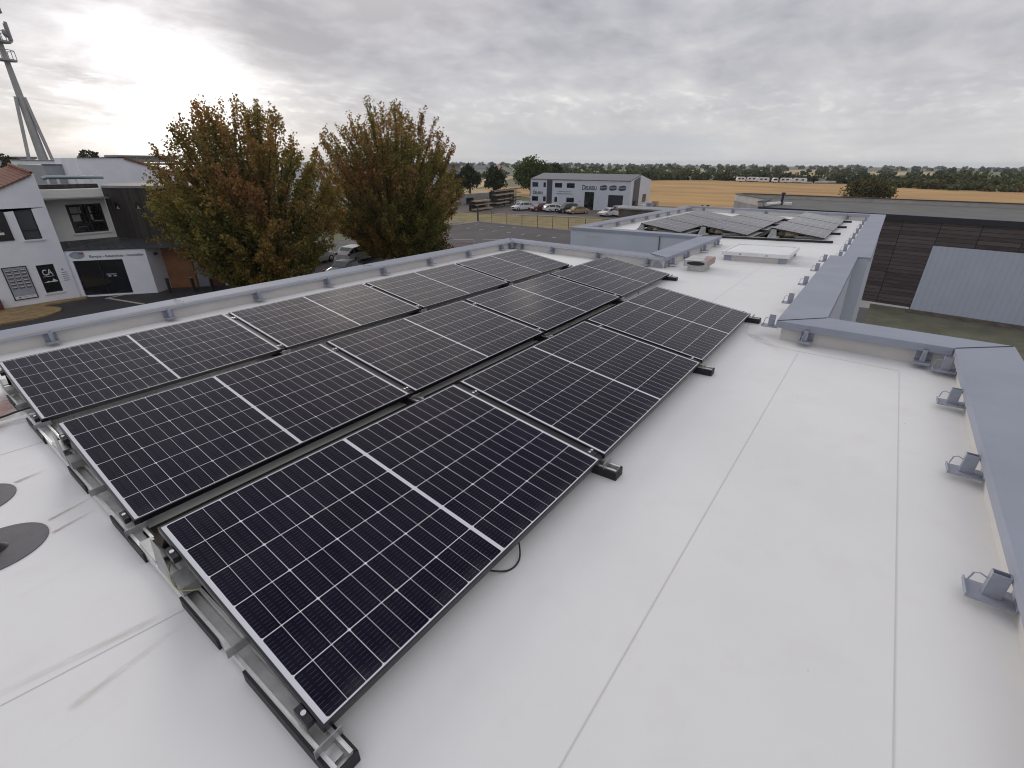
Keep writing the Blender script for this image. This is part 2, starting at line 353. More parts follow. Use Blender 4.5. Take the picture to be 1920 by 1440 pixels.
# ------------------------------------------------------------------ mesh helper
class MB:
    def __init__(s): s.v = []; s.f = []; s.m = []; s.uv = {}
    def poly(s, pts, m=0, uv=None):
        i = len(s.v); s.v += [tuple(p) for p in pts]
        if uv: s.uv[len(s.f)] = uv
        s.f.append(tuple(range(i, i + len(pts)))); s.m.append(m); return s
    def box(s, x0, x1, y0, y1, z0, z1, m=0, T=None, mtop=None):
        P = [(x, y, z) for z in (z0, z1) for y in (y0, y1) for x in (x0, x1)]
        if T is not None: P = [tuple(T @ Vector(p)) for p in P]
        i = len(s.v); s.v += P
        for k, q in enumerate(((0, 2, 3, 1), (4, 5, 7, 6), (0, 1, 5, 4), (2, 6, 7, 3), (0, 4, 6, 2), (1, 3, 7, 5))):
            s.f.append(tuple(i + a for a in q)); s.m.append(mtop if (k == 1 and mtop is not None) else m)
        return s
    def prism(s, pts, z0, z1, m=0, mtop=None, bottom=True):
        n = len(pts); a = sum(pts[k][0] * pts[(k + 1) % n][1] - pts[(k + 1) % n][0] * pts[k][1] for k in range(n))
        if a < 0: pts = pts[::-1]
        i = len(s.v); s.v += [(p[0], p[1], z0) for p in pts] + [(p[0], p[1], z1) for p in pts]
        for k in range(n):
            j = (k + 1) % n; s.f.append((i + k, i + j, i + n + j, i + n + k)); s.m.append(m)
        s.f.append(tuple(i + n + k for k in range(n))); s.m.append(m if mtop is None else mtop)
        if bottom: s.f.append(tuple(i + k for k in range(n))[::-1]); s.m.append(m)
        return s
    def wallstrip(s, pts, z0, z1, m=0):
        for a, b in zip(pts, pts[1:]):
            s.poly([(a[0], a[1], z0), (b[0], b[1], z0), (b[0], b[1], z1), (a[0], a[1], z1)], m)
        return s
    def tube(s, pts, r, n=8, m=0, cap=True):
        pts = [Vector(p) for p in pts]; rs = r if isinstance(r, (list, tuple)) else [r] * len(pts)
        rings = []; prev = None
        for k, p in enumerate(pts):
            t = (pts[min(k + 1, len(pts) - 1)] - pts[max(k - 1, 0)]).normalized()
            a = t.orthogonal().normalized() if prev is None else (prev - t * prev.dot(t)).normalized()
            prev = a; b = t.cross(a); i = len(s.v)
            s.v += [tuple(p + (a * math.cos(2 * math.pi * j / n) + b * math.sin(2 * math.pi * j / n)) * rs[k]) for j in range(n)]
            rings.append(i)
        for i, j in zip(rings, rings[1:]):
            for k in range(n):
                l = (k + 1) % n; s.f.append((i + k, i + l, j + l, j + k)); s.m.append(m)
        if cap:
            s.f.append(tuple(rings[0] + k for k in range(n))[::-1]); s.m.append(m)
            s.f.append(tuple(rings[-1] + k for k in range(n))); s.m.append(m)
        return s
    def wall(s, P0, P1, z0, z1, ops=(), depth=.15, m=0):
        """vertical wall face P0->P1 (seen from its right-hand side) with openings (u0,u1,za,zb) and reveals"""
        P0 = Vector(P0); P1 = Vector(P1); L = (P1 - P0).length; d = (P1 - P0) / L; nrm = Vector((d.y, -d.x))
        us = sorted({0, L, *[o[0] for o in ops], *[o[1] for o in ops]}); zs = sorted({z0, z1, *[o[2] for o in ops], *[o[3] for o in ops]})
        def pt(u, z, k=0):
            q = P0 + d * u - nrm * k; return (q.x, q.y, z)
        for a, b in zip(us, us[1:]):
            for c, e in zip(zs, zs[1:]):
                if any(o[0] <= a and b <= o[1] and o[2] <= c and e <= o[3] for o in ops): continue
                s.poly([pt(a, c), pt(b, c), pt(b, e), pt(a, e)], m)
        for a, b, c, e in ops:
            s.poly([pt(a, c), pt(a, c, depth), pt(b, c, depth), pt(b, c)], m); s.poly([pt(a, e), pt(b, e), pt(b, e, depth), pt(a, e, depth)], m)
            s.poly([pt(a, c), pt(a, e), pt(a, e, depth), pt(a, c, depth)], m); s.poly([pt(b, c), pt(b, c, depth), pt(b, e, depth), pt(b, e)], m)
        return s
    def build(s, name, mats, parent=None, smooth=None, bevel=0):
        me = bpy.data.meshes.new(name); me.from_pydata(s.v, [], s.f)
        if not isinstance(mats, (list, tuple)): mats = [mats]
        for q in mats: me.materials.append(q)
        me.polygons.foreach_set('material_index', s.m)
        if s.uv:
            ul = me.uv_layers.new(name='UVMap')
            for fi, uvs in s.uv.items():
                for li, uv in zip(me.polygons[fi].loop_indices, uvs): ul.data[li].uv = uv
        if smooth is not None:
            me.shade_smooth(); me.set_sharp_from_angle(angle=smooth)
        me.update()
        o = bpy.data.objects.new(name, me); COL.objects.link(o)
        if parent: o.parent = parent
        if bevel:
            b = o.modifiers.new('bevel', 'BEVEL'); b.width = bevel; b.segments = 2; b.limit_method = 'ANGLE'; b.angle_limit = R(40)
        return o
def each(name, m, parent, mbs):
    return [q.build(name, m, parent) for q in mbs]
def tag(o, label=None, cat=None, group=None, kind=None):
    if label: o['label'] = label
    if cat: o['category'] = cat
    if group: o['group'] = group
    if kind: o['kind'] = kind
    return o
def thing(name, label, cat, mtx=None, group=None):
    o = bpy.data.objects.new(name, None); COL.objects.link(o); o.empty_display_size = .2
    if mtx is not None: o.matrix_world = mtx
    return tag(o, label, cat, group)
def at(x, y, z=0, rz=0): return Matrix.Translation((x, y, z)) @ Matrix.Rotation(rz, 4, 'Z')
def kids(o): return [c for c in COL.objects if c.parent == o]
def dup(root, mtx, label, group=None):
    r = root.copy(); COL.objects.link(r); r.matrix_world = mtx; r['label'] = label
    if group: r['group'] = group
    for ch in KIDS(root):
        c = ch.copy(); COL.objects.link(c); c.parent = r; c.matrix_parent_inverse = ch.matrix_parent_inverse
        for g in KIDS(ch):
            e = g.copy(); COL.objects.link(e); e.parent = c; e.matrix_parent_inverse = g.matrix_parent_inverse
    return r
_kc = {}
def KIDS(o):
    if o.name not in _kc: _kc[o.name] = kids(o)
    return _kc[o.name]
def text_mesh(body, size, width=None, extr=.01, bold=0):
    cu = bpy.data.curves.new('lettering', 'FONT'); cu.body = body; cu.size = size; cu.extrude = extr; cu.offset = bold
    cu.align_x = 'LEFT'; cu.resolution_u = 3
    o = bpy.data.objects.new('lettering', cu); COL.objects.link(o)
    dg = bpy.context.evaluated_depsgraph_get(); me = bpy.data.meshes.new_from_object(o.evaluated_get(dg))
    COL.objects.unlink(o); bpy.data.objects.remove(o)
    if width:
        xs = [v.co.x for v in me.vertices]; s = width / max(max(xs) - min(xs), 1e-6)
        for v in me.vertices: v.co.x *= s
    return me
def lettering(name, body, size, P0, d, z, off, m, parent, width=None, bold=0):
    """text standing on a wall: P0 start (x,y), d wall direction, off outward"""
    me = text_mesh(body, size, width, .012, bold); me.materials.clear(); me.materials.append(m)
    d = Vector((d[0], d[1], 0)).normalized(); n = Vector((d.y, -d.x, 0))
    X = Matrix((d, Vector((0, 0, 1)), n)).transposed().to_4x4(); X.translation = Vector((P0[0], P0[1], z)) + n * off
    o = bpy.data.objects.new(name, me); COL.objects.link(o); o.parent = parent
    me.transform(X); return o

# roof frame: our roof falls 2.3 degrees to the left
MR = Matrix(((1, 0, 0, 0), (0, .999185, .040371, 0), (0, -.040371, .999185, 0), (0, 0, 0, 1)))
G = -7.0
CT, CB = .20, .135          # coping top and fascia bottom

# ================================================================== OUR BUILDING
def our_building():
    b = thing('flat_roofed_building', 'white membrane roofed building with grey metal parapet copings carrying the solar panels', 'building', MR.copy())
    inner = [(-9, -1.71), (4.79, -1.71), (4.915, -.385), (9.63, -.385), (9.63, -.57), (19.11, -.57), (22.1, 6.07), (12.42, 6.07), (11.66, 2.03), (8.15, 2.03), (9.05, 6.07), (-9, 6.07)]
    outer = [(-9, -2.02), (5.02, -2.02), (5.19, -.70), (9.63, -.70), (9.63, -.88), (19.17, -.88), (22.36, 6.30), (12.15, 6.30), (11.40, 2.45), (8.46, 2.45), (9.24, 6.30), (-9, 6.30)]
    m = MB(); m.poly([(x, y, 0) for x, y in [inner[0], inner[1], inner[2], inner[3], inner[4], inner[5], inner[6], inner[7], inner[8], inner[9], inner[10], inner[11]]])
    mem = m.build('roof_membrane', M['membrane'], b)
    # seams are laps of the sheet: thin raised strips
    def seam(pts, w=.0032, h=.0016):
        s = MB()
        for (ax, ay), (bx, by) in zip(pts, pts[1:]):
            d = Vector((bx - ax, by - ay)).normalized(); n = Vector((-d.y, d.x)) * w / 2
            s.prism([(ax + n.x, ay + n.y), (bx + n.x, by + n.y), (bx - n.x, by - n.y), (ax - n.x, ay - n.y)], .001, h)
        s.build('membrane_seam', M['seam'], mem)
    seam([(-1, -.585), (1.2, -.588), (4.55, -.60)]); seam([(-1, -1.357), (4.52, -1.352)])
    seam([(5.6, .02), (5.0, -.05), (4.72, -.22), (4.63, -.5), (4.60, -.8), (4.53, -1.35)], .005)
    seam([(-.05, .93), (-1.2, 1.10)], .003)
    seam([(5.2, .62), (12.0, .62)]); seam([(9.0, 1.6), (9.5, -.2)], .004); seam([(-1.2, 3.3), (.2, 3.25)], .004)
    # upstand walls (inside faces) with small cove
    u = MB()
    ring = inner + [inner[0]]
    u.wallstrip(ring, 0, .18)
    u.build('parapet_upstand', M['upstand'], b)
    # copings: each run its own part
    def run(a, bb, c, d, zi=CT, cb=CB):     # inner a->b , outer d<-c : folded sheet with drip edges
        q = MB(); t_ = .028 if zi == CT else .010
        P = [(*a, zi), (*bb, zi), (*c, CT), (*d, CT)]; Q = [(x, y, z - t_) for x, y, z in P]
        q.poly(P if (bb[0] - a[0]) * (d[1] - a[1]) - (bb[1] - a[1]) * (d[0] - a[0]) > 0 else P[::-1]); q.poly(Q)
        for i in range(4): q.poly([P[i], P[(i + 1) % 4], Q[(i + 1) % 4], Q[i]])
        def lip(p, r, zb, zt_, t=.012):
            v = Vector((r[0] - p[0], r[1] - p[1])).normalized(); n = Vector((-v.y, v.x))
            cen = Vector(((a[0] + bb[0] + c[0] + d[0]) / 4, (a[1] + bb[1] + c[1] + d[1]) / 4))
            if (cen - Vector(p)).dot(n) < 0: n = -n
            n *= t
            q.prism([p, r, (r[0] + n.x, r[1] + n.y), (p[0] + n.x, p[1] + n.y)], zb, zt_)
        if zi - .0285 > cb: lip(a, bb, cb, zi - .0285)
        lip(d, c, CB, CT - .0285)
        return q.build('coping', M['coping'], b)
    g = .004
    run((-9, 6.02), (8.96, 6.02), (9.24, 6.33), (-9, 6.33), .146, .130)
    run((8.97, 6.02), (8.085, 1.985), (8.43, 2.43), (9.255, 6.33), .146, .130)
    run((8.09, 1.98), (11.62, 1.98), (11.36, 2.42), (8.44, 2.42))
    run((11.372, 2.43), (12.12, 6.33), (12.47, 6.03), (11.71, 2.43))
    run((12.475, 6.02), (22.05, 6.02), (22.41, 6.33), (12.13, 6.33), .146, .130)
    run((22.06, 6.01), (19.08, -.52), (19.22, -.91), (22.42, 6.325))
    run((9.625, -.52), (19.07, -.52), (19.205, -.91), (9.625, -.91))
    run((4.865, -.335), (9.62, -.335), (9.62, -.73), (5.235, -.73))
    run((4.855, -.34), (4.74, -1.66), (5.055, -2.05), (5.225, -.735))
    run((-9, -1.668), (4.735, -1.668), (5.048, -2.055), (-9, -2.055))
    w = MB(); w.wallstrip(outer, -7.3, .17); w.build('outer_wall', M['facade_metal'], b)
    def joint(p, q, z=CT):          # folded joints of the sheet metal
        j = MB()
        d = Vector((q[0] - p[0], q[1] - p[1])).normalized(); n = Vector((-d.y, d.x)) * .004
        j.prism([(p[0] + n.x, p[1] + n.y), (q[0] + n.x, q[1] + n.y), (q[0] - n.x, q[1] - n.y), (p[0] - n.x, p[1] - n.y)], z + .001, z + .005); j.build('coping_joint', M['steel_dark'], b)
    joint((4.87, -.345), (5.22, -.725)); joint((4.745, -1.672), (5.04, -2.045)); joint((8.1, 1.99), (8.42, 2.40)); joint((8.97, 6.03), (9.23, 6.31))
    for x in (1.9, 4.9): joint((x, 6.03), (x, 6.32))
    MB().box(11.555, 11.585, 3.42, 3.43, -1.0, .13).build('facade_joint', M['steel_dark'], b)
    # semicircular corner patches welded on the upstand
    def patch(x, y, ang, r=.11):
        n = 10; d = Vector((math.cos(ang), math.sin(ang))); nn = Vector((-d.y, d.x)) * .004
        pts = [Vector((x + nn.x, y + nn.y, .004)) + Vector((d.x, d.y, 0)) * (r * math.cos(t)) + Vector((0, 0, 1)) * (r * .95 * math.sin(t)) for t in [math.pi * k / n for k in range(n + 1)]]
        MB().poly(pts).build('corner_patch', M['galv_paint'], b)
    patch(4.902, -.50, R(-95.4)); patch(8.175, 2.15, R(77.4)); patch(8.28, 2.025, R(180))
    # guard-rail brackets hung under the coping
    def bracket_mesh():
        bm = MB(); bm.box(-.056, .056, 0.0, .150, .040, .048); bm.box(-.056, .056, 0.0, .006, .0485, .125); bm.box(-.056, .056, .144, .150, .0485, .060)
        return bm
    def sleeve_mesh():
        T = Matrix.Translation((0, .070, .0485)) @ Matrix.Rotation(R(2), 4, 'X')
        q = MB(); w_, d_, h_, t = .016, .028, .108, .0028
        q.box(-w_, w_, -d_, -d_ + t, 0, h_, T=T); q.box(-w_, w_, d_ - t, d_, 0, h_, T=T)
        q.box(-w_, -w_ + t, -d_ + t, d_ - t, 0, h_, T=T); q.box(w_ - t, w_, -d_ + t, d_ - t, 0, h_, T=T)
        q.box(-w_ + t, w_ - t, -d_ + t, d_ - t, .004, .01, T=T)
        return q
    def hook_mesh():
        return MB().tube([(0, .098, .118), (.008, .118, .124), (.015, .134, .112), (.018, .142, .070)], .0032, 6)
    br = [None]
    def bracket(x, y, ang, z=0):
        if br[0] is None:
            o = bracket_mesh().build('guardrail_bracket', M['galv_paint'], b, bevel=.002)
            sleeve_mesh().build('sleeve', M['galv_paint'], o); hook_mesh().build('hook', M['galv_paint'], o, smooth=1)
            br[0] = o
        else:
            o = br[0].copy(); COL.objects.link(o); o.parent = b
            for c in KIDS(br[0]):
                e = c.copy(); COL.objects.link(e); e.parent = o
        o.matrix_local = at(x, y, z, ang)
    # ang: local +y points into the roof
    for x in (1.83, 2.845, 3.87, 4.62, .8): bracket(x, -1.705, 0)
    for y in (-.62, -1.50): bracket(4.915 + (y + .385) * .094, y, R(90 - 5))
    for x in (4.98, 6.1, 7.3, 8.5, 9.5): bracket(x, -.345, 0, .065)
    for x in (9.95, 10.95, 12.0, 13.1, 14.25, 15.4, 16.6, 17.8): bracket(x, -.53, 0, .065)
    for k in range(8): bracket(.56 + 1.142 * k, 6.065, R(180))
    bracket(-.6, 6.065, R(180)); bracket(8.9, 6.065, R(180))
    for y in (5.75, 4.75, 3.5, 2.35): bracket(8.15 + (y - 2.03) * .2228, y, R(90 - 12.5))
    for x in (8.42, 9.25, 10.3, 11.3): bracket(x, 2.03, R(180))
    for x in (13.5, 14.7, 15.9, 17.1, 18.2, 19.3, 20.5, 21.6): bracket(x, 6.065, R(180))
    for t in (.1, .3, .5, .72, .9): bracket(22.1 - 2.99 * t, 6.07 - 6.64 * t, R(90 - 24.5))
    for t in (.15, .4, .7): bracket(11.66 + .76 * t, 2.03 + 4.04 * t, R(-90 - 11))
    # stains: thin run-off marks with a shape of their own
    return b
BLD = our_building()

def stain_mat(name, col, amt, scale):
    m = bpy.data.materials.new(name); m.use_nodes = True
    T = NT(m.node_tree); T.n.clear(); out = T.node('ShaderNodeOutputMaterial')
    u, v, _ = T.sep(coords(T, 'UV'))
    n = T.noise(T.comb(u, T.math('MULTIPLY', v, 1.0), 0), scale, 5, .7)
    e = T.math('MULTIPLY', T.math('MULTIPLY', T.math('MULTIPLY', v, T.math('SUBTRACT', 1.0, v)), 4.0), T.math('MULTIPLY', T.math('MINIMUM', T.math('MULTIPLY', u, 12.0), 1.0), T.math('SUBTRACT', 1.0, u)))
    f = T.math('MULTIPLY', T.math('MULTIPLY', e, T.mapr(n, .3, .62)), amt, clamp=True)
    d = T.node('ShaderNodeBsdfDiffuse'); T.put(d.inputs[0], col); t = T.node('ShaderNodeBsdfTransparent')
    mx = T.node('ShaderNodeMixShader'); T.put(mx.inputs[0], f); T.l.new(t.outputs[0], mx.inputs[1]); T.l.new(d.outputs[0], mx.inputs[2])
    T.l.new(mx.outputs[0], out.inputs[0]); return m
M['rust'] = stain_mat('rust_stain', (.30, .17, .11), .75, 9); M['dirt'] = stain_mat('dirt_stain', (.40, .34, .26), .34, 6); M['pink'] = stain_mat('pink_tint', (.52, .33, .29), 1.0, 3)
def stains():
    mem = [c for c in kids(BLD) if c.name.startswith('roof_membrane')][0]
    def strip(name, a, b_, w, m, z=.0032):
        a = Vector(a); b_ = Vector(b_); d = (b_ - a).normalized(); n = Vector((-d.y, d.x)) * w
        q = MB(); q.poly([(*(a - n), z), (*(b_ - n), z), (*(b_ + n), z), (*(a + n), z)], 0, [(0, 0), (1, 0), (1, 1), (0, 1)])
        q.build(name, m, mem)
    strip('rust_stain', (-.245, 2.13), (.0, 2.20), .013, M['rust']); strip('rust_stain', (-.255, 1.985), (-.06, 2.04), .014, M['rust'])
    strip('rust_stain', (-.275, 2.75), (-.12, 2.78), .02, M['rust'])
    strip('dirt_stain', (-.12, .97), (-.75, 1.10), .022, M['dirt']); strip('dirt_stain', (-.45, .80), (-.05, .86), .02, M['dirt'])
    strip('dirt_stain', (9.62, .28), (9.75, -.22), .33, M['dirt']); strip('dirt_stain', (11.8, 5.2), (13.2, 5.6), .5, M['dirt'])
    strip('dirt_stain', (4.95, -.1), (4.5, -.5), .06, M['dirt']); strip('pink_tint', (-.02, 4.15), (-1.1, 4.45), .55, M['pink'])  # last strip tints the membrane pink, fading at its edges
stains()

# ================================================================== SOLAR PANELS
SHORT = []
def make_panel():
    p = thing('solar_panel', 'x', 'solar panel')
    f = MB(); t = .008; h = .030
    f.box(0, PL, 0, t, -h, 0); f.box(0, PL, PW - t, PW, -h, 0); f.box(0, t, t, PW - t, -h, 0); f.box(PL - t, PL, t, PW - t, -h, 0)
    f.box(t, PL - t, t, t + .018, -h, -h + .002); f.box(t, PL - t, PW - t - .018, PW - t, -h, -h + .002)
    f.build('frame', M['frame'], p)
    g = MB(); z = -.0015
    g.poly([(t, t, z), (PL - t, t, z), (PL - t, PW - t, z), (t, PW - t, z)], 0, [(t, t), (PL - t, t), (PL - t, PW - t), (t, PW - t)])
    g.poly([(t, t, -.007), (t, PW - t, -.007), (PL - t, PW - t, -.007), (PL - t, t, -.007)], 1)
    g.build('cell_glass', [M['cells'], M['white_trim']], p)
    ct, st = math.cos(TILT), math.sin(TILT)
    def loc(yr, zr): # roof-relative (from low top edge) -> panel local
        zr -= .1; return (yr * ct + zr * st, -yr * st + zr * ct)
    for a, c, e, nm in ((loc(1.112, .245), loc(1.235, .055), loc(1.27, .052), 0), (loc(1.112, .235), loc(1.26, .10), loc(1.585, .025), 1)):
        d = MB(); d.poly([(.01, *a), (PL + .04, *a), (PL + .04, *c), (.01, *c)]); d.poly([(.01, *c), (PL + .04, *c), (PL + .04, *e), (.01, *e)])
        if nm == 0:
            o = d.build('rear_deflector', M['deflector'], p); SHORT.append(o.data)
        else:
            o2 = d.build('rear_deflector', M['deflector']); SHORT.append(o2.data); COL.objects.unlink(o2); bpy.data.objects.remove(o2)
    for x in (-.0255, PL + .0005):
        for y in (.045, PW - .20):
            k = MB(); k.box(x, x + .025, y, y + .07, -.036, -.006, 0); o = k.build('clamp', M['frame'], p, bevel=.002)
            MB().tube([(x + .0125, y + .035, -.0055), (x + .0125, y + .035, .0015)], .0085, 10).build('clamp_bolt', M['bolt'], o, smooth=.6)
    return p
def panel_mtx(x, y, z=.1): return MR @ Matrix.Translation((x, y, z)) @ Matrix.Rotation(TILT, 4, 'X')
ROWY = (0, 1.583, 3.421); PX = PL + GAP
PROTO = make_panel(); KIDS(PROTO); [KIDS(c) for c in KIDS(PROTO)]
names = {0: ('front near row', 3), 1: ('middle near row', 4), 2: ('near row beside the left parapet', 4)}
ordn = {3: ('nearest the camera', 'between its two neighbours', 'farthest from the camera'), 4: ('nearest the camera', 'second from the near end', 'third from the near end', 'farthest from the camera')}
def joint_strip(o):
    q = JS.copy(); COL.objects.link(q); q.parent = o
JS = MB().box(PL + .001, PL + GAP - .001, .01, PW - .01, -.030, -.010).build('joint_strip', M['rubber']); COL.objects.unlink(JS)
first = True
for r, (rn, n) in names.items():
    for k in range(n):
        lab = 'dark solar panel in the ' + rn + ', ' + ordn[n][k]
        mt = panel_mtx(k * PX, ROWY[r])
        if first:
            PROTO.matrix_world = mt; tag(PROTO, lab, None, 'solar panels of the near array'); first = False; o = PROTO
        else: o = dup(PROTO, mt, lab, 'solar panels of the near array')
        if k < n - 1: joint_strip(o)
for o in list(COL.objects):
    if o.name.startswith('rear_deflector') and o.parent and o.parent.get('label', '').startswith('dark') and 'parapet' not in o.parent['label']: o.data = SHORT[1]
fn = ('right', 'middle', 'left'); fo = ('nearest', 'middle one', 'farthest')
FAR0 = 13.02
for r, y in enumerate((.075, 1.735, 3.42)):
    for k in range(3):
        o = dup(PROTO, panel_mtx(FAR0 + k * PX, y), 'grey reflecting solar panel in the far array, %s row, %s of three' % (fn[r], fo[k]), 'solar panels of the far array')
        if k < 2: joint_strip(o)

# rails under the panel joints
def make_rail(L):
    t = thing('mounting_rail', 'x', 'rail')
    a = MB(); w = .033
    a.box(-w, w, 0, L, .014, .018); a.box(-w, -w + .003, 0, L, .018, .058); a.box(w - .003, w, 0, L, .018, .058)
    a.box(-w + .003, -w + .013, 0, L, .055, .058); a.box(w - .013, w - .003, 0, L, .055, .058); a.box(-w + .015, w - .015, .03, L - .03, .030, .033)
    a.build('channel', M['alu'], t, bevel=.001)
    return t
RAILS = []
def rail(x, y0, y1, lab, grp, pads):
    t = make_rail(y1 - y0); t.matrix_world = MR @ at(x, y0); tag(t, lab, None, grp)
    for (a, b_) in pads:
        q = MB(); q.box(-.043, -.0335, a - y0, b_ - y0, .002, .052); q.box(.0335, .043, a - y0, b_ - y0, .002, .052); q.box(-.0335, .0335, a - y0, b_ - y0, .002, .0135)
        if a - y0 < .01: q.box(-.043, .043, a - y0 - .006, a - y0 - .0005, .002, .05)
        q.build('rubber_pad', M['rubber'], t)
    for y in ROWY if x < 9 else (.075, 1.735, 3.42):
        if y1 < y + .3 or y < y0: continue
        def sp(name, *mbs):
            for q in mbs:
                o = q.build(name, M['galv'], t); o.location.y = -y0
        if x < 9: sp('cross_plate', MB().box(-.05, .045, y + .50, y + .506, .059, .095))
        sp('splice_plate', MB().box(-.026, .026, y + 1.24, y + 1.44, .059, .066))
        for xx in (-.032, .030):
            sp('support_plate', MB().prism([(y + .99, .055), (y + 1.20, .055), (y + 1.115, .262), (y + 1.02, .248)], 0, .002))
            o = [c for c in COL.objects if c.name.startswith('support_plate')][-1]
            o.data.transform(Matrix(((0, 0, 1, xx), (1, 0, 0, 0), (0, 1, 0, 0), (0, 0, 0, 1))))
        sp('support_block', MB().box(-.029, .045, y + .93, y + 1.05, .059, .10))
        sp('front_foot', MB().box(-.045, .047, y - .028, y - .024, .05, .085))
    return t
NP = [(-.098, .42), (.62, .95), (1.36, 1.82), (2.25, 2.6), (3.2, 3.7), (4.1, 4.4)]
rl = ('at the near left end of the panels', 'under the joint after the first near panels', 'under the joint after the second near panels', 'under the far end of the front row', 'under the far end of the middle and back rows')
for k, x in enumerate((-.005, 1.790, 3.602, 5.414, 7.22)):
    y0 = -.095 if k < 4 else 1.47
    rail(x, y0, 4.72, 'aluminium mounting rail on black pads ' + rl[k], 'mounting rails of the near array', [q for q in NP if q[0] >= y0 - .01] + ([(1.472, 1.9)] if k == 4 else []))
for k, x in enumerate((FAR0 - .03, FAR0 + 1.788, FAR0 + 3.602, FAR0 + 5.41)):
    rail(x, -.10, 4.75, 'aluminium mounting rail ' + ('along the open near end', 'under the first joint', 'under the second joint', 'along the far end')[k] + ' of the far array', 'mounting rails of the far array', [(-.098, 4.7)])

def cable(name, label, pts, r, m):
    # smooth through points
    P = [Vector(p) for p in pts]; out = []
    for i in range(len(P) - 1):
        p0, p1, p2, p3 = P[max(i - 1, 0)], P[i], P[i + 1], P[min(i + 2, len(P) - 1)]
        for k in range(8):
            t = k / 8; out.append(.5 * ((2 * p1) + (-p0 + p2) * t + (2 * p0 - 5 * p1 + 4 * p2 - p3) * t * t + (-p0 + 3 * p1 - 3 * p2 + p3) * t ** 3))
    out.append(P[-1]); o = MB().tube([tuple(MR @ q) for q in out], r, 7).build(name, m, smooth=1)
    return tag(o, label, 'cable')
cable('cable', 'black cable loop hanging under the low edge of the nearest front panel', [(1.06, .09, .075), (1.0, .015, .03), (.94, -.022, .008), (.87, -.012, .006), (.80, .05, .03)], .004, M['cable'])
cable('cable', 'black cable drooping in the gap before the front row', [(2.0, 1.30, .1), (1.95, 1.40, .06), (2.1, 1.45, .03), (2.35, 1.48, .08)], .005, M['cable'])
cable('cable', 'black cable curling below the low edge of the farthest middle panel', [(5.9, 1.55, .08), (5.75, 1.49, .03), (5.5, 1.52, .02), (5.35, 1.6, .08)], .005, M['cable'])
cable('earth_wire', 'thin yellow earth wire on the support at the near end of the front row', [(-.008, 1.05, .17), (-.036, 1.02, .125), (-.040, .95, .09), (.01, .88, .09)], .0026, M['earth'])
cable('cable', 'thin black cable pair running off to the left from the back row', [(.25, 3.75, .10), (-.02, 3.87, .065), (-.3, 3.98, .02), (-1.2, 4.25, .02)], .008, M['cable'])
tag(MB().tube([tuple(MR @ Vector(p)) for p in ((.1, 3.72, .05), (-.12, 3.80, .03), (-.6, 3.9, .02), (-1.3, 4.05, .02))], .016, 8).build('conduit', M['pvc'], smooth=1), 'pale plastic conduit on the roof at the near end of the back row', 'conduit')

# ballast under the far rows
def ballast():
    for r, y in enumerate((.075, 1.735, 3.42)):
        rowl = 'under the open end of the %s far panel row' % fn[r]
        o = MB().box(FAR0 + .06, FAR0 + .56, y + .18, y + .62, .062, .115).build('ballast_paver', M['paver'], bevel=.006); o.matrix_world = MR
        tag(o, 'grey concrete ballast slab ' + rowl, 'ballast', 'ballast slabs')
        import bmesh
        for k, (dx, dy, sx, sy, sz) in enumerate(((.22, .80, .20, .15, .085), (.30, 1.02, .17, .12, .075))):
            bm = bmesh.new(); bmesh.ops.create_icosphere(bm, subdivisions=3, radius=1)
            for v in bm.verts:
                c = v.co; n = .16 * math.sin(3 * c.x + r * 2 + k) * math.cos(4 * c.y + k) + .1 * math.sin(7 * c.z + 5 * c.x)
                v.co = Vector((c.x * sx, c.y * sy, max(c.z, -.6) * sz)) * (1 + n)
            me = bpy.data.meshes.new('ballast_stone'); bm.to_mesh(me); bm.free(); me.materials.append(M['stone'])
            s = bpy.data.objects.new('ballast_stone', me); COL.objects.link(s); s.matrix_world = MR @ at(FAR0 + dx, y + dy - .1, .13)
            tag(s, ('larger brown ballast stone ', 'smaller tan ballast stone ')[k] + rowl, 'stone', 'ballast stones')
ballast()

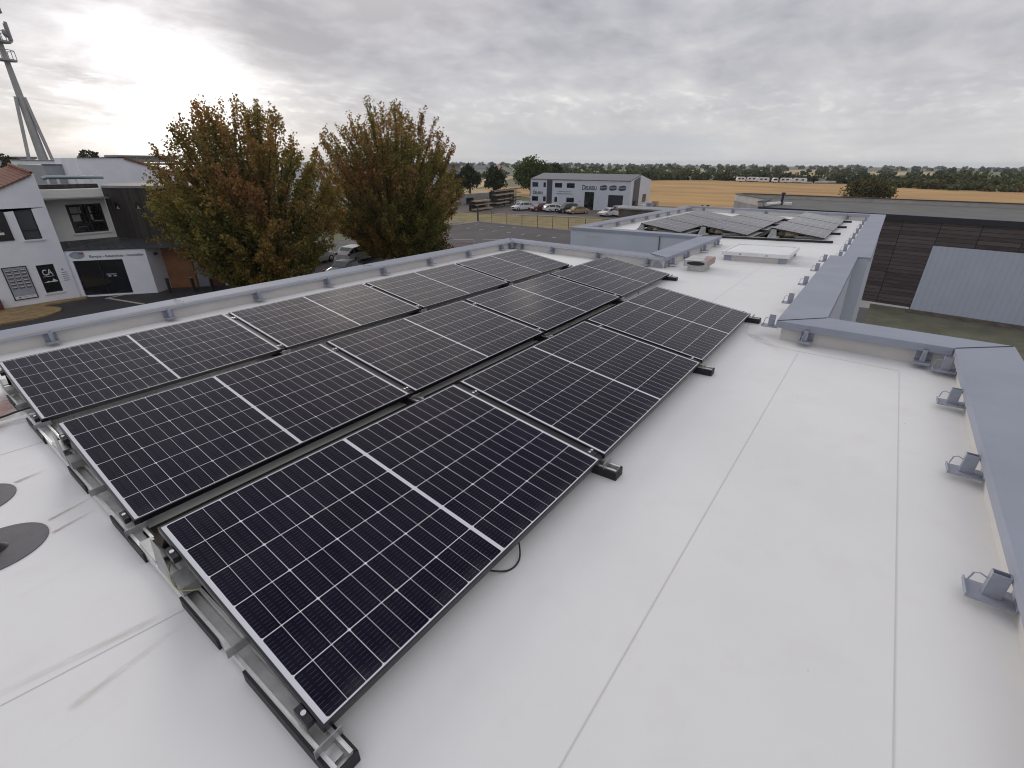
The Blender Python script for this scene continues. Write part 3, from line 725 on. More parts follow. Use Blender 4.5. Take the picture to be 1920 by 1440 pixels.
# roof discs, skylight, vent box
def disc(x, y, label, pipe):
    t = thing('flashing_patch', label, 'roof patch', MR @ at(x, y))
    n = 48; q = MB(); q.prism([(.2 * math.cos(2 * math.pi * k / n), .2 * math.sin(2 * math.pi * k / n)) for k in range(n)], .001, .005); q.build('patch', M['patch'], t)
    q = MB(); q.tube([(0, 0, .006), (0, 0, .010), (0, 0, .03)], [.055, .05, .032], 16); q.build('collar', M['rubber'], t, smooth=.7)
    MB().tube([(0, 0, .03), (0, 0, .16)], .028, 14).build('pipe', M['frame'], t, smooth=.7)
disc(-.452, 2.06, 'round grey flashing patch with black pipe on the white roof, nearest the camera', True)
disc(-.475, 2.68, 'round grey flashing patch farther back, cut by the left edge', True)
def skylight():
    t = thing('skylight', 'low white roof skylight with translucent flat lid beside the red vent box', 'skylight', MR @ at(9.53, .27))
    k = MB(); k.box(.05, 1.15, .05, 1.10, .001, .10); k.build('kerb', M['upstand'], t)
    for x in (.035, 1.05):
        for y in (.035, .98): MB().box(x, x + .13, y, y + .13, .001, .095).build('corner_block', M['patch'] if False else M['galv_paint'], t)
    f = MB(); f.box(0, 1.22, 0, .05, .10, .168); f.box(0, 1.22, 1.11, 1.16, .10, .168); f.box(0, .05, .05, 1.11, .10, .168); f.box(1.17, 1.22, .05, 1.11, .10, .168)
    f.build('lid_frame', M['pvc'], t, bevel=.004)
    n = 12; q = MB()
    for i in range(n):
        for j in range(n):
            P = []
            for a, b_ in ((i, j), (i + 1, j), (i + 1, j + 1), (i, j + 1)):
                u, v = a / n, b_ / n; P.append((.05 + 1.12 * u, .05 + 1.06 * v, .155 + .03 * (16 * u * (1 - u) * v * (1 - v)) ** .5))
            q.poly(P)
    q.build('lid', M['skyl'], t, smooth=1)
    for y in (.35, .80): MB().box(-.006, -.0005, y, y + .03, .12, .145).build('catch', M['galv'], t)
skylight()
def vent():
    t = thing('vent_box', 'sheet metal roof vent hood with a dull red side on a grey base', 'roof vent', MR @ at(8.12, 1.27, 0, R(3)))
    MB().box(.05, .48, .06, .34, .001, .085).build('base', M['vent'], t, bevel=.004)
    q = MB(); z0, z1 = .0855, .185; X, Y = .56, .40
    q.box(0, X, 0, .004, z0, z1, 1); q.box(0, X, Y - .004, Y, z0, z1); q.box(0, X, .004, Y - .004, z1 - .004, z1); q.box(0, X, .004, Y - .004, z0, z0 + .004); q.box(X - .004, X, .004, Y - .004, z0 + .004, z1 - .004)
    q.poly([(.01, .004, z1 + .002), (X, .004, z1 + .002), (X, .16, z1 + .002), (.12, .10, z1 + .002)], 1)
    q.build('hood', [M['vent'], M['vent_red']], t)
    g = MB(); n = 20; pts = [(.003, Y / 2 + .15 * math.cos(a), (z0 + z1) / 2 + .034 * math.sin(a)) for a in [2 * math.pi * k / n for k in range(n)]]
    g.poly([(.012, .005, z0 + .005), (.012, Y - .005, z0 + .005), (.012, Y - .005, z1 - .005), (.012, .005, z1 - .005)], 1); g.poly(pts[::-1], 0)
    g.build('outlet', [M['dark_in'], M['vent']], t)
vent()

# ================================================================== GROUND
def sheet(name, pts, z, m, kind='structure', label=None):
    o = MB().poly([(x, y, z) for x, y in pts]).build(name, m); tag(o, kind=kind); return o
g = MB(); n = 60; Rr = 5000
g.poly([(Rr * math.cos(2 * math.pi * k / n), Rr * math.sin(2 * math.pi * k / n), G - .02) for k in range(n)])
tag(g.build('ground', M['land']), kind='structure')
sheet('car_park', [(-12, 9), (60.2, 9), (60.2, 51.0), (34, 51.0), (22, 60), (-12, 60)], G, M['asphalt'])
sheet('driveway', [(-12, 30), (6, 35.5), (16, 33.5), (16.5, 37.5), (11.3, 39.6), (7.6, 42), (-12, 42)], G + .004, M['asphalt_dark'])
sheet('grass_verge', [(60.3, 20), (77.2, 38), (70.6, 60.6), (68, 74), (52, 62), (56, 51.1), (60.3, 51.1)], G + .004, M['drygrass'])
sheet('yard', [(77.3, 25), (112, 25), (112, 38), (106, 60), (104, 86), (66, 86), (68.2, 74), (70.8, 60.6), (77.3, 38.2)], G + .008, M['yard'])
sheet('lawn', [(-12, -2.3), (5.4, -2.3), (5.5, -.95), (40.6, -.95), (41, -60), (-12, -60)], G + .004, M['lawn'])
sheet('soil_strip', [(38.9, -3.5), (39.9, -3.5), (38.9, -22), (36.9, -22)], G + .008, M['soil'])
WFAR = [(265.6, 124.1), (291.7, 114.4), (321.1, 90.8), (309.2, 66.9), (310.6, 45.7), (316.8, 21.8), (332.1, -.5), (300, -8), (275.5, -13.5), (268.9, -29.5), (269.3, -42), (270, -140)]
sheet('wheat_field', [(103, 62), (108.5, 42), (112.1, 30), (90, -140)][::-1] + [] + [(103, 62), (140, 120)] [1:] + WFAR, G + .004, M['wheat'])
sheet('stubble_field', [(100, 96), (118, 84), (141, 122), (330, 235), (262, 215)], G + .006, M['field_tan'])
sheet('green_meadow', [(455, -22), (560, -70), (880, -106), (900, -60), (560, -24)], G + .01, M['field_green'])
for k, (x, y, w, l, mm) in enumerate(((520, 120, 90, 30, 'field_tan'), (700, 60, 150, 60, 'field_tan'), (620, 330, 160, 120, 'field_green'), (980, 200, 240, 120, 'field_tan'), (900, -20, 200, 60, 'field_tan'))):
    sheet('far_field', [(x - w, y - l), (x + w, y - l), (x + w, y + l), (x - w, y + l)], G + .012 + .004 * k, M[mm])
# painted bay marks
q = MB()
for x0, ys in ((53.1, (47.0, 44.6, 42.2, 39.7, 37.25, 34.8, 32.4)), (57.8, (49.4, 44.5, 42.3))):
    for y in ys: q.box(x0 - .45, x0 + .45, y - .07, y + .07, G + .004, G + .007)
for y in (44.1, 46.6): q.box(45.6, 46.5, y - .07, y + .07, G + .004, G + .007)
tag(q.build('road_markings', M['paint']), kind='structure')
q = MB()
def kerbrun(pts, w=.14, h=.10):
    for (ax, ay), (bx, by) in zip(pts, pts[1:]):
        d = Vector((bx - ax, by - ay)).normalized(); n_ = Vector((-d.y, d.x)) * w / 2
        q.prism([(ax + n_.x, ay + n_.y), (bx + n_.x, by + n_.y), (bx - n_.x, by - n_.y), (ax - n_.x, ay - n_.y)], G, G + h)
kerbrun([(60.25, 20), (60.25, 51)]); kerbrun([(60.2, 51.08), (50, 51.08)]); kerbrun([(77, 41.2), (71.8, 57)], .4, .12)
kerbrun([(10.3, 40.6), (8.4, 40.2), (8.55, 40.0), (9.45, 36.6)], .16, .03)
tag(q.build('kerb', M['kerb']), kind='structure')
n = 24
bed = [(5.95, 41.7), (7.7, 41.72), (7.4, 41.2), (6.3, 40.8)] ; curve = [(4.1 + 1.75 * math.cos(t), 39.3 + 1.55 * math.sin(t)) for t in [R(50 - 150 * k / n) for k in range(n + 1)]]
o = MB().prism([(-6, 41.7), (5.9, 41.7), (7.75, 41.55), (7.6, 41.15), (5.6, 40.9)] + curve + [(1.5, 37.7), (-6, 37.0)], G + .001, G + .10).build('planting_bed', M['strawbed'])
tag(o, kind='structure')

# ================================================================== WHITE AGENCY BUILDING (left)
def glazing(parent, name, P0, d, u0, u1, z0, z1, inset, mg, bars=(), hbars=(), fw=.06):
    """window part: frame with pane sub-part, set back behind the wall face"""
    P0 = Vector(P0); d = Vector(d).normalized(); nrm = Vector((d.y, -d.x))
    X = Matrix(((d.x, nrm.x, 0, 0), (d.y, nrm.y, 0, 0), (0, 0, 1, 0), (0, 0, 0, 1)))
    X.translation = Vector((P0.x - nrm.x * inset, P0.y - nrm.y * inset, 0))
    f = MB(); f.box(u0, u1, -.02, .05, z0, z0 + fw, T=X); f.box(u0, u1, -.02, .05, z1 - fw, z1, T=X)
    f.box(u0, u0 + fw, -.02, .05, z0 + fw, z1 - fw, T=X); f.box(u1 - fw, u1, -.02, .05, z0 + fw, z1 - fw, T=X)
    for b_ in bars: f.box(b_ - fw / 2, b_ + fw / 2, -.02, .045, z0 + fw, z1 - fw, T=X)
    for b_ in hbars: f.box(u0 + fw, u1 - fw, -.02, .04, b_ - fw / 2, b_ + fw / 2, T=X)
    w = f.build(name, M['win_frame'], parent)
    MB().poly([tuple(X @ Vector(p)) for p in ((u0, 0, z0), (u1, 0, z0), (u1, 0, z1), (u0, 0, z1))]).build('pane', mg, w)
    return w, X
def agency():
    t = thing('agency_building', 'white rendered bank agency with dark plank upper wall, slate canopy and glass door', 'building', Matrix.Translation((0, 0, 0)))
    yA, yB = 41.75, 43.0
    # block A
    m = MB(); A0 = -7.0
    ops = [(5.85 - A0, 6.70 - A0, -3.0, -1.18), (5.84 - A0, 6.70 - A0, -6.36, -4.58)]
    zl = lambda x: .8 + .448 * (x - 7.43)
    m.wall((A0, yA), (7.43, yA), G - .1, -1.15, ops, .14)
    m.poly([(A0 + 9.0, yA, -1.15), (7.43, yA, -1.15), (7.43, yA, .80), (A0 + 9.0, yA, zl(A0 + 9.0))])
    m.poly([(A0, yA, -1.15), (A0 + 9.0, yA, -1.15), (A0 + 9.0, yA, zl(A0 + 9.0))])
    m.poly([(7.43, yA, G - .1), (7.43, 47, G - .1), (7.43, 47, 1.22), (7.43, yA, .8)])
    m.build('wall', M['render_white'], t)
    def rz(x, y): return zl(x) + (y - yA) * .08 + .03
    rf = MB(); rf.poly([(A0 + 4, yA - .12, rz(A0 + 4, yA)), (7.30, yA - .12, rz(7.30, yA)), (7.30, 47.2, rz(7.30, 47)), (A0 + 4, 47.2, rz(A0 + 4, 47))])
    rf.poly([(A0 + 4, yA - .12, rz(A0 + 4, yA)), (A0 + 4, yA - .12, rz(A0 + 4, yA) - .09), (7.30, yA - .12, rz(7.30, yA) - .09), (7.30, yA - .12, rz(7.30, yA))])
    for k in range(14): # ridge-side edge tiles
        y = yA + .05 + k * .37; rf.tube([(7.34, y, rz(7.34, y) + .03), (7.34, y + .34, rz(7.34, y + .34) + .055)], .10, 8)
    rf.build('tiled_roof', M['tile'], t)
    w, X = glazing(t, 'window', (A0, yA), (1, 0), 5.85 - A0, 6.70 - A0, -3.0, -1.18, .10, M['glass_soft'], hbars=(-2.45,))
    MB().box(5.78, 6.80, yA - .07, yA - .001, -3.10, -3.01).build('sill', M['white_trim'], t)
    w, X = glazing(t, 'window', (A0, yA), (1, 0), 5.84 - A0, 6.70 - A0, -6.36, -4.58, .10, M['glass'])
    MB().box(5.76, 6.80, yA - .07, yA - .001, -6.46, -6.37).build('sill', M['white_trim'], t)
    # CA emblem on the lower window: letters with underline and a swoosh
    lettering('emblem', 'CA', .52, (6.02, yA), (1, 0), -5.26, -.085, M['white_trim'], w, .50, .004)
    MB().box(6.0, 6.56, yA + .082, yA + .09, -5.36, -5.335).build('underline', M['white_trim'], w)
    q = MB(); pr = [(0, 0), (.2, .05), (.28, .10), (.36, .05), (.50, .06), (.58, .22), (.64, .16), (.78, .03), (.78, 0)]
    q.poly([(5.90 + a * .95, yA + .085, -5.72 + b_) for a, b_ in pr]); q.build('swoosh', M['white_trim'], w)
    # dark sign upper left, partly out of frame
    s = MB().box(3.9, 5.40, yA - .05, yA - .001, -2.96, -1.28).build('sign_panel', M['win_frame'], t)
    s2 = MB(); s2.box(4.3, 4.98, yA - .056, yA - .051, -1.98, -1.80); s2.poly([(4.2, yA - .055, -2.40), (4.95, yA - .055, -2.40), (4.78, yA - .055, -2.28), (4.2, yA - .055, -2.22)]); s2.box(4.1, 5.06, yA - .056, yA - .051, -2.60, -2.46); s2.build('lettering', M['white_trim'], s)
    # notice board
    nb = MB(); nb.box(4.26, 5.40, yA - .06, yA - .001, -6.53, -4.50)
    n_ = nb.build('notice_board', M['win_frame'], t)
    MB().box(4.31, 5.35, yA - .066, yA - .0605, -6.48, -4.55).build('poster', M['poster_grey'], n_)
    for c in range(3):
        for r in range(6):
            x = 4.37 + c * .335; z = -4.66 - r * .205
            cd = MB(); cd.box(x, x + .26, yA - .070, yA - .0665, z - .16, z, 0); cd.box(x + .02, x + .24, yA - .0735, yA - .0705, z - .07, z - .02, 1); cd.build('photo_card', [M['poster_photo'], M['white_trim']], n_)
    MB().box(4.33, 5.33, yA - .070, yA - .0665, -6.47, -6.30).build('footer_strip', M['white_trim'], n_)
    MB().box(4.50, 4.60, yA - .073, yA - .0705, -6.42, -6.34).build('footer_logo', M['poster_photo'], n_); MB().box(4.65, 5.2, yA - .073, yA - .0705, -6.37, -6.355).build('footer_text', M['poster_photo'], n_)
    q = MB(); q.box(6.98, 7.10, yA - .012, yA - .001, -5.06, -4.94)
    for k in range(5): q.box(6.94, 7.24, yA - .008, yA - .001, -5.22 - k * .13, -5.17 - k * .13)
    q.build('opening_hours', M['poster_grey'], t)
    MB().box(-7, 3.62, yA - .4, yA - .001, G, -6.27).build('brown_base', M['red_wood'], t)
    # block B with big window
    m = MB(); m.wall((7.43, yB), (10.86, yB), -3.9, -.22, [(8.62 - 7.43, 10.54 - 7.43, -2.98, -1.15)], .16)
    m.poly([(10.86, yB, -3.9), (10.86, 46, -3.9), (10.86, 46, -.22), (10.86, yB, -.22)]); m.poly([(7.43, yB, -.22), (10.86, yB, -.22), (10.86, 46, -.22), (7.43, 46, -.22)])
    m.build('wall', M['render_cream'], t)
    w, X = glazing(t, 'window', (7.43, yB), (1, 0), 1.19, 3.11, -2.98, -1.15, .12, M['glass'], bars=(2.02, 2.25), hbars=(-2.35,), fw=.08)
    q = MB()                  # white mullions and blinds seen behind the glass
    for u0, u1, z0, z1 in ((1.36, 1.80, -1.72, -1.32), (1.36, 1.80, -2.24, -1.80), (1.84, 1.94, -1.72, -1.32), (2.36, 2.48, -1.75, -1.32), (2.36, 2.48, -2.2, -1.82), (2.45, 3.0, -2.29, -2.24), (1.5, 2.0, -2.62, -2.59)):
        MB().box(u0, u1, .006, .009, z0, z1, T=X).build('blind', M['conc'], w)
    MB().box(8.52, 10.66, yB - .09, yB - .001, -3.08, -2.985).build('sill', M['white_trim'], t)
    e = MB(); e.prism([(7.44, yA), (10.84, yA + .05), (10.86, yB - .001), (7.44, yB - .001)], -.80, -.72); e.build('eave_slab', M['flat_roof'], t)
    e = MB(); e.box(7.9, 11.0, 44.0, 44.4, -.2, .06); e.box(7.9, 11.0, 44.4, 46, -.2, .02); e.build('roof_upstand', M['old_wood'], t)
    MB().tube([(8.55, 46, .38), (8.8, 46, .46), (11.6, 46, .43), (11.95, 46, .41)], .13, 12).build('roof_duct', M['zinc'], t, smooth=.8)
    for x in (8.75, 9.3, 10.3, 11.2): MB().box(x, x + .12, 45.9, 46.1, -.2, .32).build('duct_support', M['pvc'], t)
    # curved plank wall C
    P = [(10.87, 42.95)]
    ctrl = [(10.87, 42.98), (11.55, 41.75), (12.8, 40.45), (14.3, 39.3), (16.0, 38.3)]
    pts = []
    for i in range(len(ctrl) - 1):
        p0, p1, p2, p3 = [Vector(ctrl[max(0, min(j, len(ctrl) - 1))]) for j in (i - 1, i, i + 1, i + 2)]
        for k in range(6):
            s = k / 6; pts.append(.5 * ((2 * p1) + (-p0 + p2) * s + (2 * p0 - 5 * p1 + 4 * p2 - p3) * s * s + (-p0 + 3 * p1 - 3 * p2 + p3) * s ** 3))
    pts.append(Vector(ctrl[-1]))
    c = MB(); c.wallstrip(pts, -4.1, -.16); c.poly([(16.0, 38.3, -4.1), (18.5, 42, -4.1), (18.5, 42, -.16), (16.0, 38.3, -.16)])
    c.build('plank_wall', M['old_wood'], t)
    c = MB(); off = [p + Vector((-.02, -.06)) for p in pts]; c.wallstrip(off, -.17, -.02); c.poly([(p.x, p.y, -.02) for p in off] + [(18.5, 42, -.02), (14, 47, -.02), (10.87, 46, -.02)]); c.build('roof_edge', M['conc'], t)
    for i in (4, 9, 14):     # oval port windows
        p = pts[i]; d = (pts[i + 1] - pts[i - 1]).normalized(); nn = Vector((d.y, -d.x)) * .012
        q = MB(); q.poly([(p.x + nn.x + d.x * .21 * math.cos(a), p.y + nn.y + d.y * .21 * math.cos(a), -1.32 + .25 * math.sin(a)) for a in [2 * math.pi * k / 20 for k in range(20)]]); o = q.build('round_window', M['glass'], t); MB().poly([(p.x + nn.x * 1.6 + d.x * a_, p.y + nn.y * 1.6 + d.y * a_, z_) for a_, z_ in ((-.10, -1.52), (.15, -1.52), (.06, -1.40), (-.02, -1.28))]).build('painted_reflection', M['conc'], o)  # pale shape on each pane is a painted white reflection
    # canopy
    lo = [(7.38, 41.9, -3.82), (11.25, 39.27, -3.86), (15.0, 36.75, -3.88)]
    hi = [(7.45, 42.95, -3.42), (10.88, 42.9, -3.42)] + [(p.x, p.y, -3.44 - .02 * i) for i, p in enumerate(pts[2::2])]
    k = MB()
    lows = []
    nh = len(hi)
    for i in range(nh):
        s = i / (nh - 1); a = Vector(lo[0]).lerp(Vector(lo[1]), min(1, s * 2)) if s < .5 else Vector(lo[1]).lerp(Vector(lo[2]), (s - .5) * 2); lows.append(a)
    for i in range(nh - 1): k.poly([lows[i], lows[i + 1], hi[i + 1], hi[i]])
    for i in range(nh - 1): k.poly([lows[i] - Vector((0, 0, .08)), lows[i + 1] - Vector((0, 0, .08)), lows[i + 1], lows[i]])
    for i in range(nh - 1): k.poly([lows[i] - Vector((0, 0, .08)), (hi[i][0], hi[i][1], -3.9), (hi[i + 1][0], hi[i + 1][1], -3.9), lows[i + 1] - Vector((0, 0, .08))])
    k.build('canopy', M['slate'], t)
    for i in range(9):
        s = i / 9; q = MB(); a = Vector(lo[0]).lerp(Vector(lo[1]), s) + Vector((0, 0, .02)); b_ = Vector((7.45, 42.95, -3.40)).lerp(Vector((11.6, 41.7, -3.44)), s); q.tube([a, b_], .022, 5); q.build('canopy_seam', M['slate'], t)
    # ground floor under the canopy
    D0 = Vector((7.45, 41.9)); d = Vector((3.77, -2.55)).normalized(); D1 = Vector((11.22, 39.35))
    m = MB(); m.wall(D0, D1, G - .1, -3.9, [(.30, 3.09, -6.9, -4.56)], .2)
    m.poly([(11.22, 39.35, G - .1), (12.38, 40.1, G - .1), (12.38, 40.1, -3.9), (11.22, 39.35, -3.9)])
    m.build('wall', M['render_white'], t)
    w, X = glazing(t, 'glass_door', D0, d, .30, 3.09, -6.9, -4.56, .15, M['glass'], bars=(1.66,), fw=.05)
    MB().box(1.648, 1.672, -.05, -.046, -6.85, -4.61, T=X).build('door_edge', M['conc'], w)
    q = MB(); q.box(1.85, 2.42, .006, .01, -5.58, -5.52, T=X); q.box(1.92, 2.1, .006, .01, -5.72, -5.62, T=X); q.box(2.22, 2.42, .006, .01, -5.72, -5.62, T=X); q.build('door_sticker', M['poster_grey'], w)
    lettering('sign_lettering', 'Banque - Assurances - Immobilier', .24, D0 + d * 1.30, d, -4.38, .012, M['letters_grey'], t, 3.1)
    q = MB(); T_ = Matrix(((d.x, d.y, 0, D0.x), (d.y, -d.x, 0, D0.y), (0, 0, 1, 0), (0, 0, 0, 1)))
    def ell(cx, cz, rx, rz_, off, mi, a0=0, a1=360):
        q.poly([tuple(T_ @ Vector((cx + rx * math.cos(R(a)), off, cz + rz_ * math.sin(R(a))))) for a in [a0 + (a1 - a0) * k / 24 for k in range(24)]], mi)
    ell(.66, -4.20, .42, .23, .012, 0); ell(.56, -4.25, .20, .12, .017, 1); ell(.92, -4.06, .15, .09, .022, 2); ell(.92, -4.02, .10, .045, .027, 1)
    q.build('round_emblem', [M['sign_green'], M['poster_grey'], M['sign_red']], t)
    W0 = Vector((12.38, 40.1)); W1 = Vector((15.22, 37.93)); dw = (W1 - W0).normalized()
    m = MB(); m.wall(W0, W0 + dw * 1.72, G - .1, -3.95); m.build('plank_panel', M['new_wood'], t)
    m = MB(); m.wall(W0 + dw * 1.721, W1, G - .1, -3.95, [(.08, .98, G - .05, -4.63)], .06); m.build('red_brown_panel', M['red_wood'], t)
    m = MB(); a = W0 + dw * 1.80 - Vector((dw.y, -dw.x)) * .05; b_ = W0 + dw * 2.70 - Vector((dw.y, -dw.x)) * .05
    m.poly([(a.x, a.y, G), (b_.x, b_.y, G), (b_.x, b_.y, -4.64), (a.x, a.y, -4.64)]); dr = m.build('side_door', M['grey_door'], t)
    hp = b_.lerp(a, .12) + Vector((dw.y, -dw.x)) * .04; MB().box(hp.x - .04, hp.x + .04, hp.y - .03, hp.y + .03, -6.0, -5.93).build('handle', M['steel_dark'], dr)
    m = MB(); m.prism([(15.23, 37.92), (15.75, 37.55), (18.4, 41.2), (17.9, 41.6)], G - .1, -4.2); m.build('end_wall', M['render_white'], t)
    each('down_pipe', M['steel_dark'], t, [MB().box(15.83, 15.87, 37.58, 37.62, G, -4.2), MB().box(16.3, 16.34, 38.2, 38.25, G, -4.2)])
    MB().box(11.75, 11.95, 39.5, 39.66, -4.45, -4.30).build('wall_lamp', M['steel_dark'], t)
agency()
def bollard(x, y, lab):
    t = thing('bollard', lab, 'bollard', at(x, y, G), 'bollards in front of the wooden panels')
    MB().box(-.09, .09, -.09, .09, 0, .98).build('post', M['old_wood'], t, bevel=.01); MB().prism([(-.1, -.1), (.1, -.1), (.1, .1), (-.1, .1)], .981, 1.03).build('cap', M['conc'] if x > 12.9 else M['steel_dark'], t)
for x, y, s in ((11.75, 38.6, 'in front of the amber planks'), (12.98, 37.7, 'in front of the grey door'), (13.9, 36.9, 'in front of the red brown panel'), (15.9, 35.4, 'standing alone right of the white end wall')):
    bollard(x, y, 'dark wooden bollard ' + s)

# ------------------------------------------------------------------ buildings behind, on the left
def box_building(name, label, cat, parts):
    t = thing(name, label, cat)
    for pn, mb, mm in parts: mb.build(pn, mm, t)
    return t
w = MB(); w.poly([(12.93, 55, G), (16.33, 55, G), (16.33, 55, 1.73), (12.93, 55, 1.70)]); w.poly([(16.33, 55, G), (22.8, 55, G), (22.8, 55, -.45), (16.33, 55, 1.73)]); w.poly([(12.93, 62, G), (12.93, 55, G), (12.93, 55, 1.7), (12.93, 62, 1.7)])
r_ = MB(); r_.prism([(16.30, 54.9), (16.5, 54.9), (16.5, 62), (16.3, 62)], 1.6, 1.74); r_.poly([(16.3, 54.88, 1.80), (16.3, 54.88, 1.62), (22.9, 54.88, -.60), (22.9, 54.88, -.42)]); r_.poly([(16.3, 54.88, 1.80), (22.9, 54.88, -.42), (22.9, 62, -.42), (16.3, 62, 1.8)]); r_.poly([(12.93, 54.9, 1.72), (16.3, 54.9, 1.76), (16.3, 62, 1.76), (12.93, 62, 1.72)])
box_building('gabled_building', 'plain white gabled building behind the plank walled agency, tan verge sloping right', 'building', [('wall', w, M['render_white']), ('roof', r_, M['tile'])])
w = MB().box(11.6, 14.3, 60, 70, G, 1.10); tr = MB().box(11.5, 14.4, 59.95, 59.999, 1.10, 1.18)
box_building('metal_shed', 'grey metal shed between the tiled roof and the white gabled building', 'building', [('wall', w, M['render_grey']), ('roof_edge', tr, M['steel_dark'])])
w = MB().box(13.2, 17.6, 76, 82, G, 1.42)
box_building('low_hall', 'low white hall with flat roof right of the mast foot', 'building', [('wall', w, M['render_white']), ('roof', MB().box(13.1, 17.7, 75.9, 82, 1.421, 1.5), M['conc'])])
w = MB().box(15, 36, 190, 220, G, 1.55)
box_building('long_hall', 'long white flat hall far off at the left edge behind the blue container', 'building', [('wall', w, M['render_white']), ('roof', MB().box(14.6, 36.4, 189.6, 220, 1.56, 2.1), M['roof_grey'])])
o = MB().box(19.5, 22.6, 150, 156, G, -.3).build('blue_container', M['blue'], bevel=.03); 
o['label'] = 'blue box shaped container roof beside the mast foot'; o['category'] = 'container'
w = MB().box(24, 60, 118, 135, G, .6)
box_building('grey_roofed_hall', 'wide pale hall with dark grey roof behind the left maple', 'building', [('wall', w, M['render_white']), ('roof', MB().prism([(23.5, 117.5), (60.5, 117.5), (60.5, 136), (23.5, 136)], .601, 1.05), M['roof_grey'])])
w = MB(); w.poly([(18, 84, G), (92, 88.9, G), (92, 88.9, .05), (18, 84, .25)]); w.poly([(92, 88.9, G), (92.5, 112, G), (92.5, 112, .05), (92, 88.9, .05)])
rf = MB().poly([(18, 84, .251), (92, 88.9, .051), (92.5, 112, .6), (18, 108, .8)])
box_building('white_hall', 'large white industrial hall seen through and between the two maples', 'building', [('wall', w, M['clad_gable']), ('roof', rf, M['roof_grey'])])
w = MB().box(118, 140, 128, 150, G, .9)
box_building('grey_house', 'grey sheet roofed outbuilding right of the second maple', 'building', [('wall', w, M['render_grey']), ('roof', MB().prism([(116, 126), (141, 126), (141, 151), (116, 151)], .901, 1.3), M['roof_grey'])])
def gable_house(name, lab, x, y, L, W, h, rh, rz, roofm):
    t = thing(name, lab, 'house', at(x, y, G, rz))
    w = MB(); w.wallstrip([(0, 0), (L, 0), (L, W), (0, W), (0, 0)], 0, h); w.poly([(0, 0, h), (0, W / 2, h + rh), (0, W, h)]); w.poly([(L, 0, h), (L, W, h), (L, W / 2, h + rh)]); w.build('wall', M['house_wall'], t)
    r = MB(); e = .4; r.poly([(-e, -e, h - .15), (L + e, -e, h - .15), (L + e, W / 2, h + rh + .05), (-e, W / 2, h + rh + .05)]); r.poly([(-e, W + e, h - .15), (-e, W / 2, h + rh + .05), (L + e, W / 2, h + rh + .05), (L + e, W + e, h - .15)])
    rf = r.build('roof', roofm, t); MB().box(L * .7, L * .7 + .7, W / 2 - .3, W / 2 + .3, h + rh, h + rh + 1.1).build('chimney', M['house_wall'], rf)
    for k in range(3):
        MB().box(L * (.18 + .28 * k), L * (.18 + .28 * k) + 1.1, -.06, -.001, 1.0, 2.3).build('window', M['glass'], t)
        MB().box(-.06, -.001, W * (.18 + .25 * k), W * (.18 + .25 * k) + 1.2, .9, 2.2).build('window', M['glass'], t)
gable_house('white_house', 'pale house with red tiled roof among trees left of the big green tree', 318, 238, 18, 12, 4.0, 2.6, R(60), M['house_roof'])
gable_house('white_house', 'long low white house with grey roof left of the red roofed house', 300, 262, 24, 10, 4.5, 2.2, R(-30), M['roof_grey'])
# white post sign seen between trees
t = thing('pole_sign', 'white pole with a pale blue sign board between the two dark trees', 'sign', at(176, 158, G))
MB().tube([(0, 0, 0), (0, 0, 7.2)], .45, 8).build('pole', M['white_trim'], t, smooth=.8); MB().box(-.3, .3, -.9, .9, 5.2, 6.6).build('board', M['poster_grey'], t)

# mast
def mast():
    x, y = 17.75, 90
    t = thing('radio_mast', 'tall concrete radio mast on splayed legs with antenna platforms', 'mast', at(x, y, G))
    MB().tube([(0, 0, 0), (0, 0, 8.3), (0, 0, 15.4), (0, 0, 19.5), (0, 0, 27)], [.66, .52, .37, .28, .20], 16).build('shaft', M['mast'], t, smooth=.8)
    for dx, dy, ex, ey in ((-2.75, -.9, -.48, -.2), (1.3, -1.1, .33, -.25), (.6, 2.6, .1, .5)):
        MB().tube([(dx, dy, 0), (ex, ey, 15.6)], .19, 10).build('leg', M['mast'], t, smooth=.8)
    for z, rr in ((19.4, 1.0), (21.3, 1.05)):
        p = MB(); n_ = 12; p.prism([(rr * math.cos(2 * math.pi * k / n_), rr * math.sin(2 * math.pi * k / n_)) for k in range(n_)], z, z + .18)
        o = p.build('platform', M['mast'], t)
        rl = MB(); ring = [(rr * math.cos(2 * math.pi * k / n_), rr * math.sin(2 * math.pi * k / n_), z + 1.1) for k in range(n_ + 1)]; rl.tube(ring, .04, 5, cap=False)
        for k in range(0, n_, 2): rl.tube([(ring[k][0], ring[k][1], z + .15), ring[k]], .04, 5)
        rl.build('railing', M['antenna'], o)
    for k in range(6):
        a = 2 * math.pi * k / 6 + .4; r2 = 1.25
        MB().box(-.10, .10, -.16, .16, 21.5, 23.4, T=Matrix.Rotation(a, 4, 'Z') @ Matrix.Translation((r2, 0, 0))).build('antenna', M['antenna'], t)
    for k, (z, a) in enumerate(((22.2, -.8), (24.6, -.3))):
        p = MB(); c = Vector((.9 * math.cos(a), .9 * math.sin(a), z)); d = Vector((math.cos(a), math.sin(a), 0)); p.tube([c, c + d * .28], [.42, .30], 14); p.build('dish', M['antenna'], t, smooth=.6)
mast()

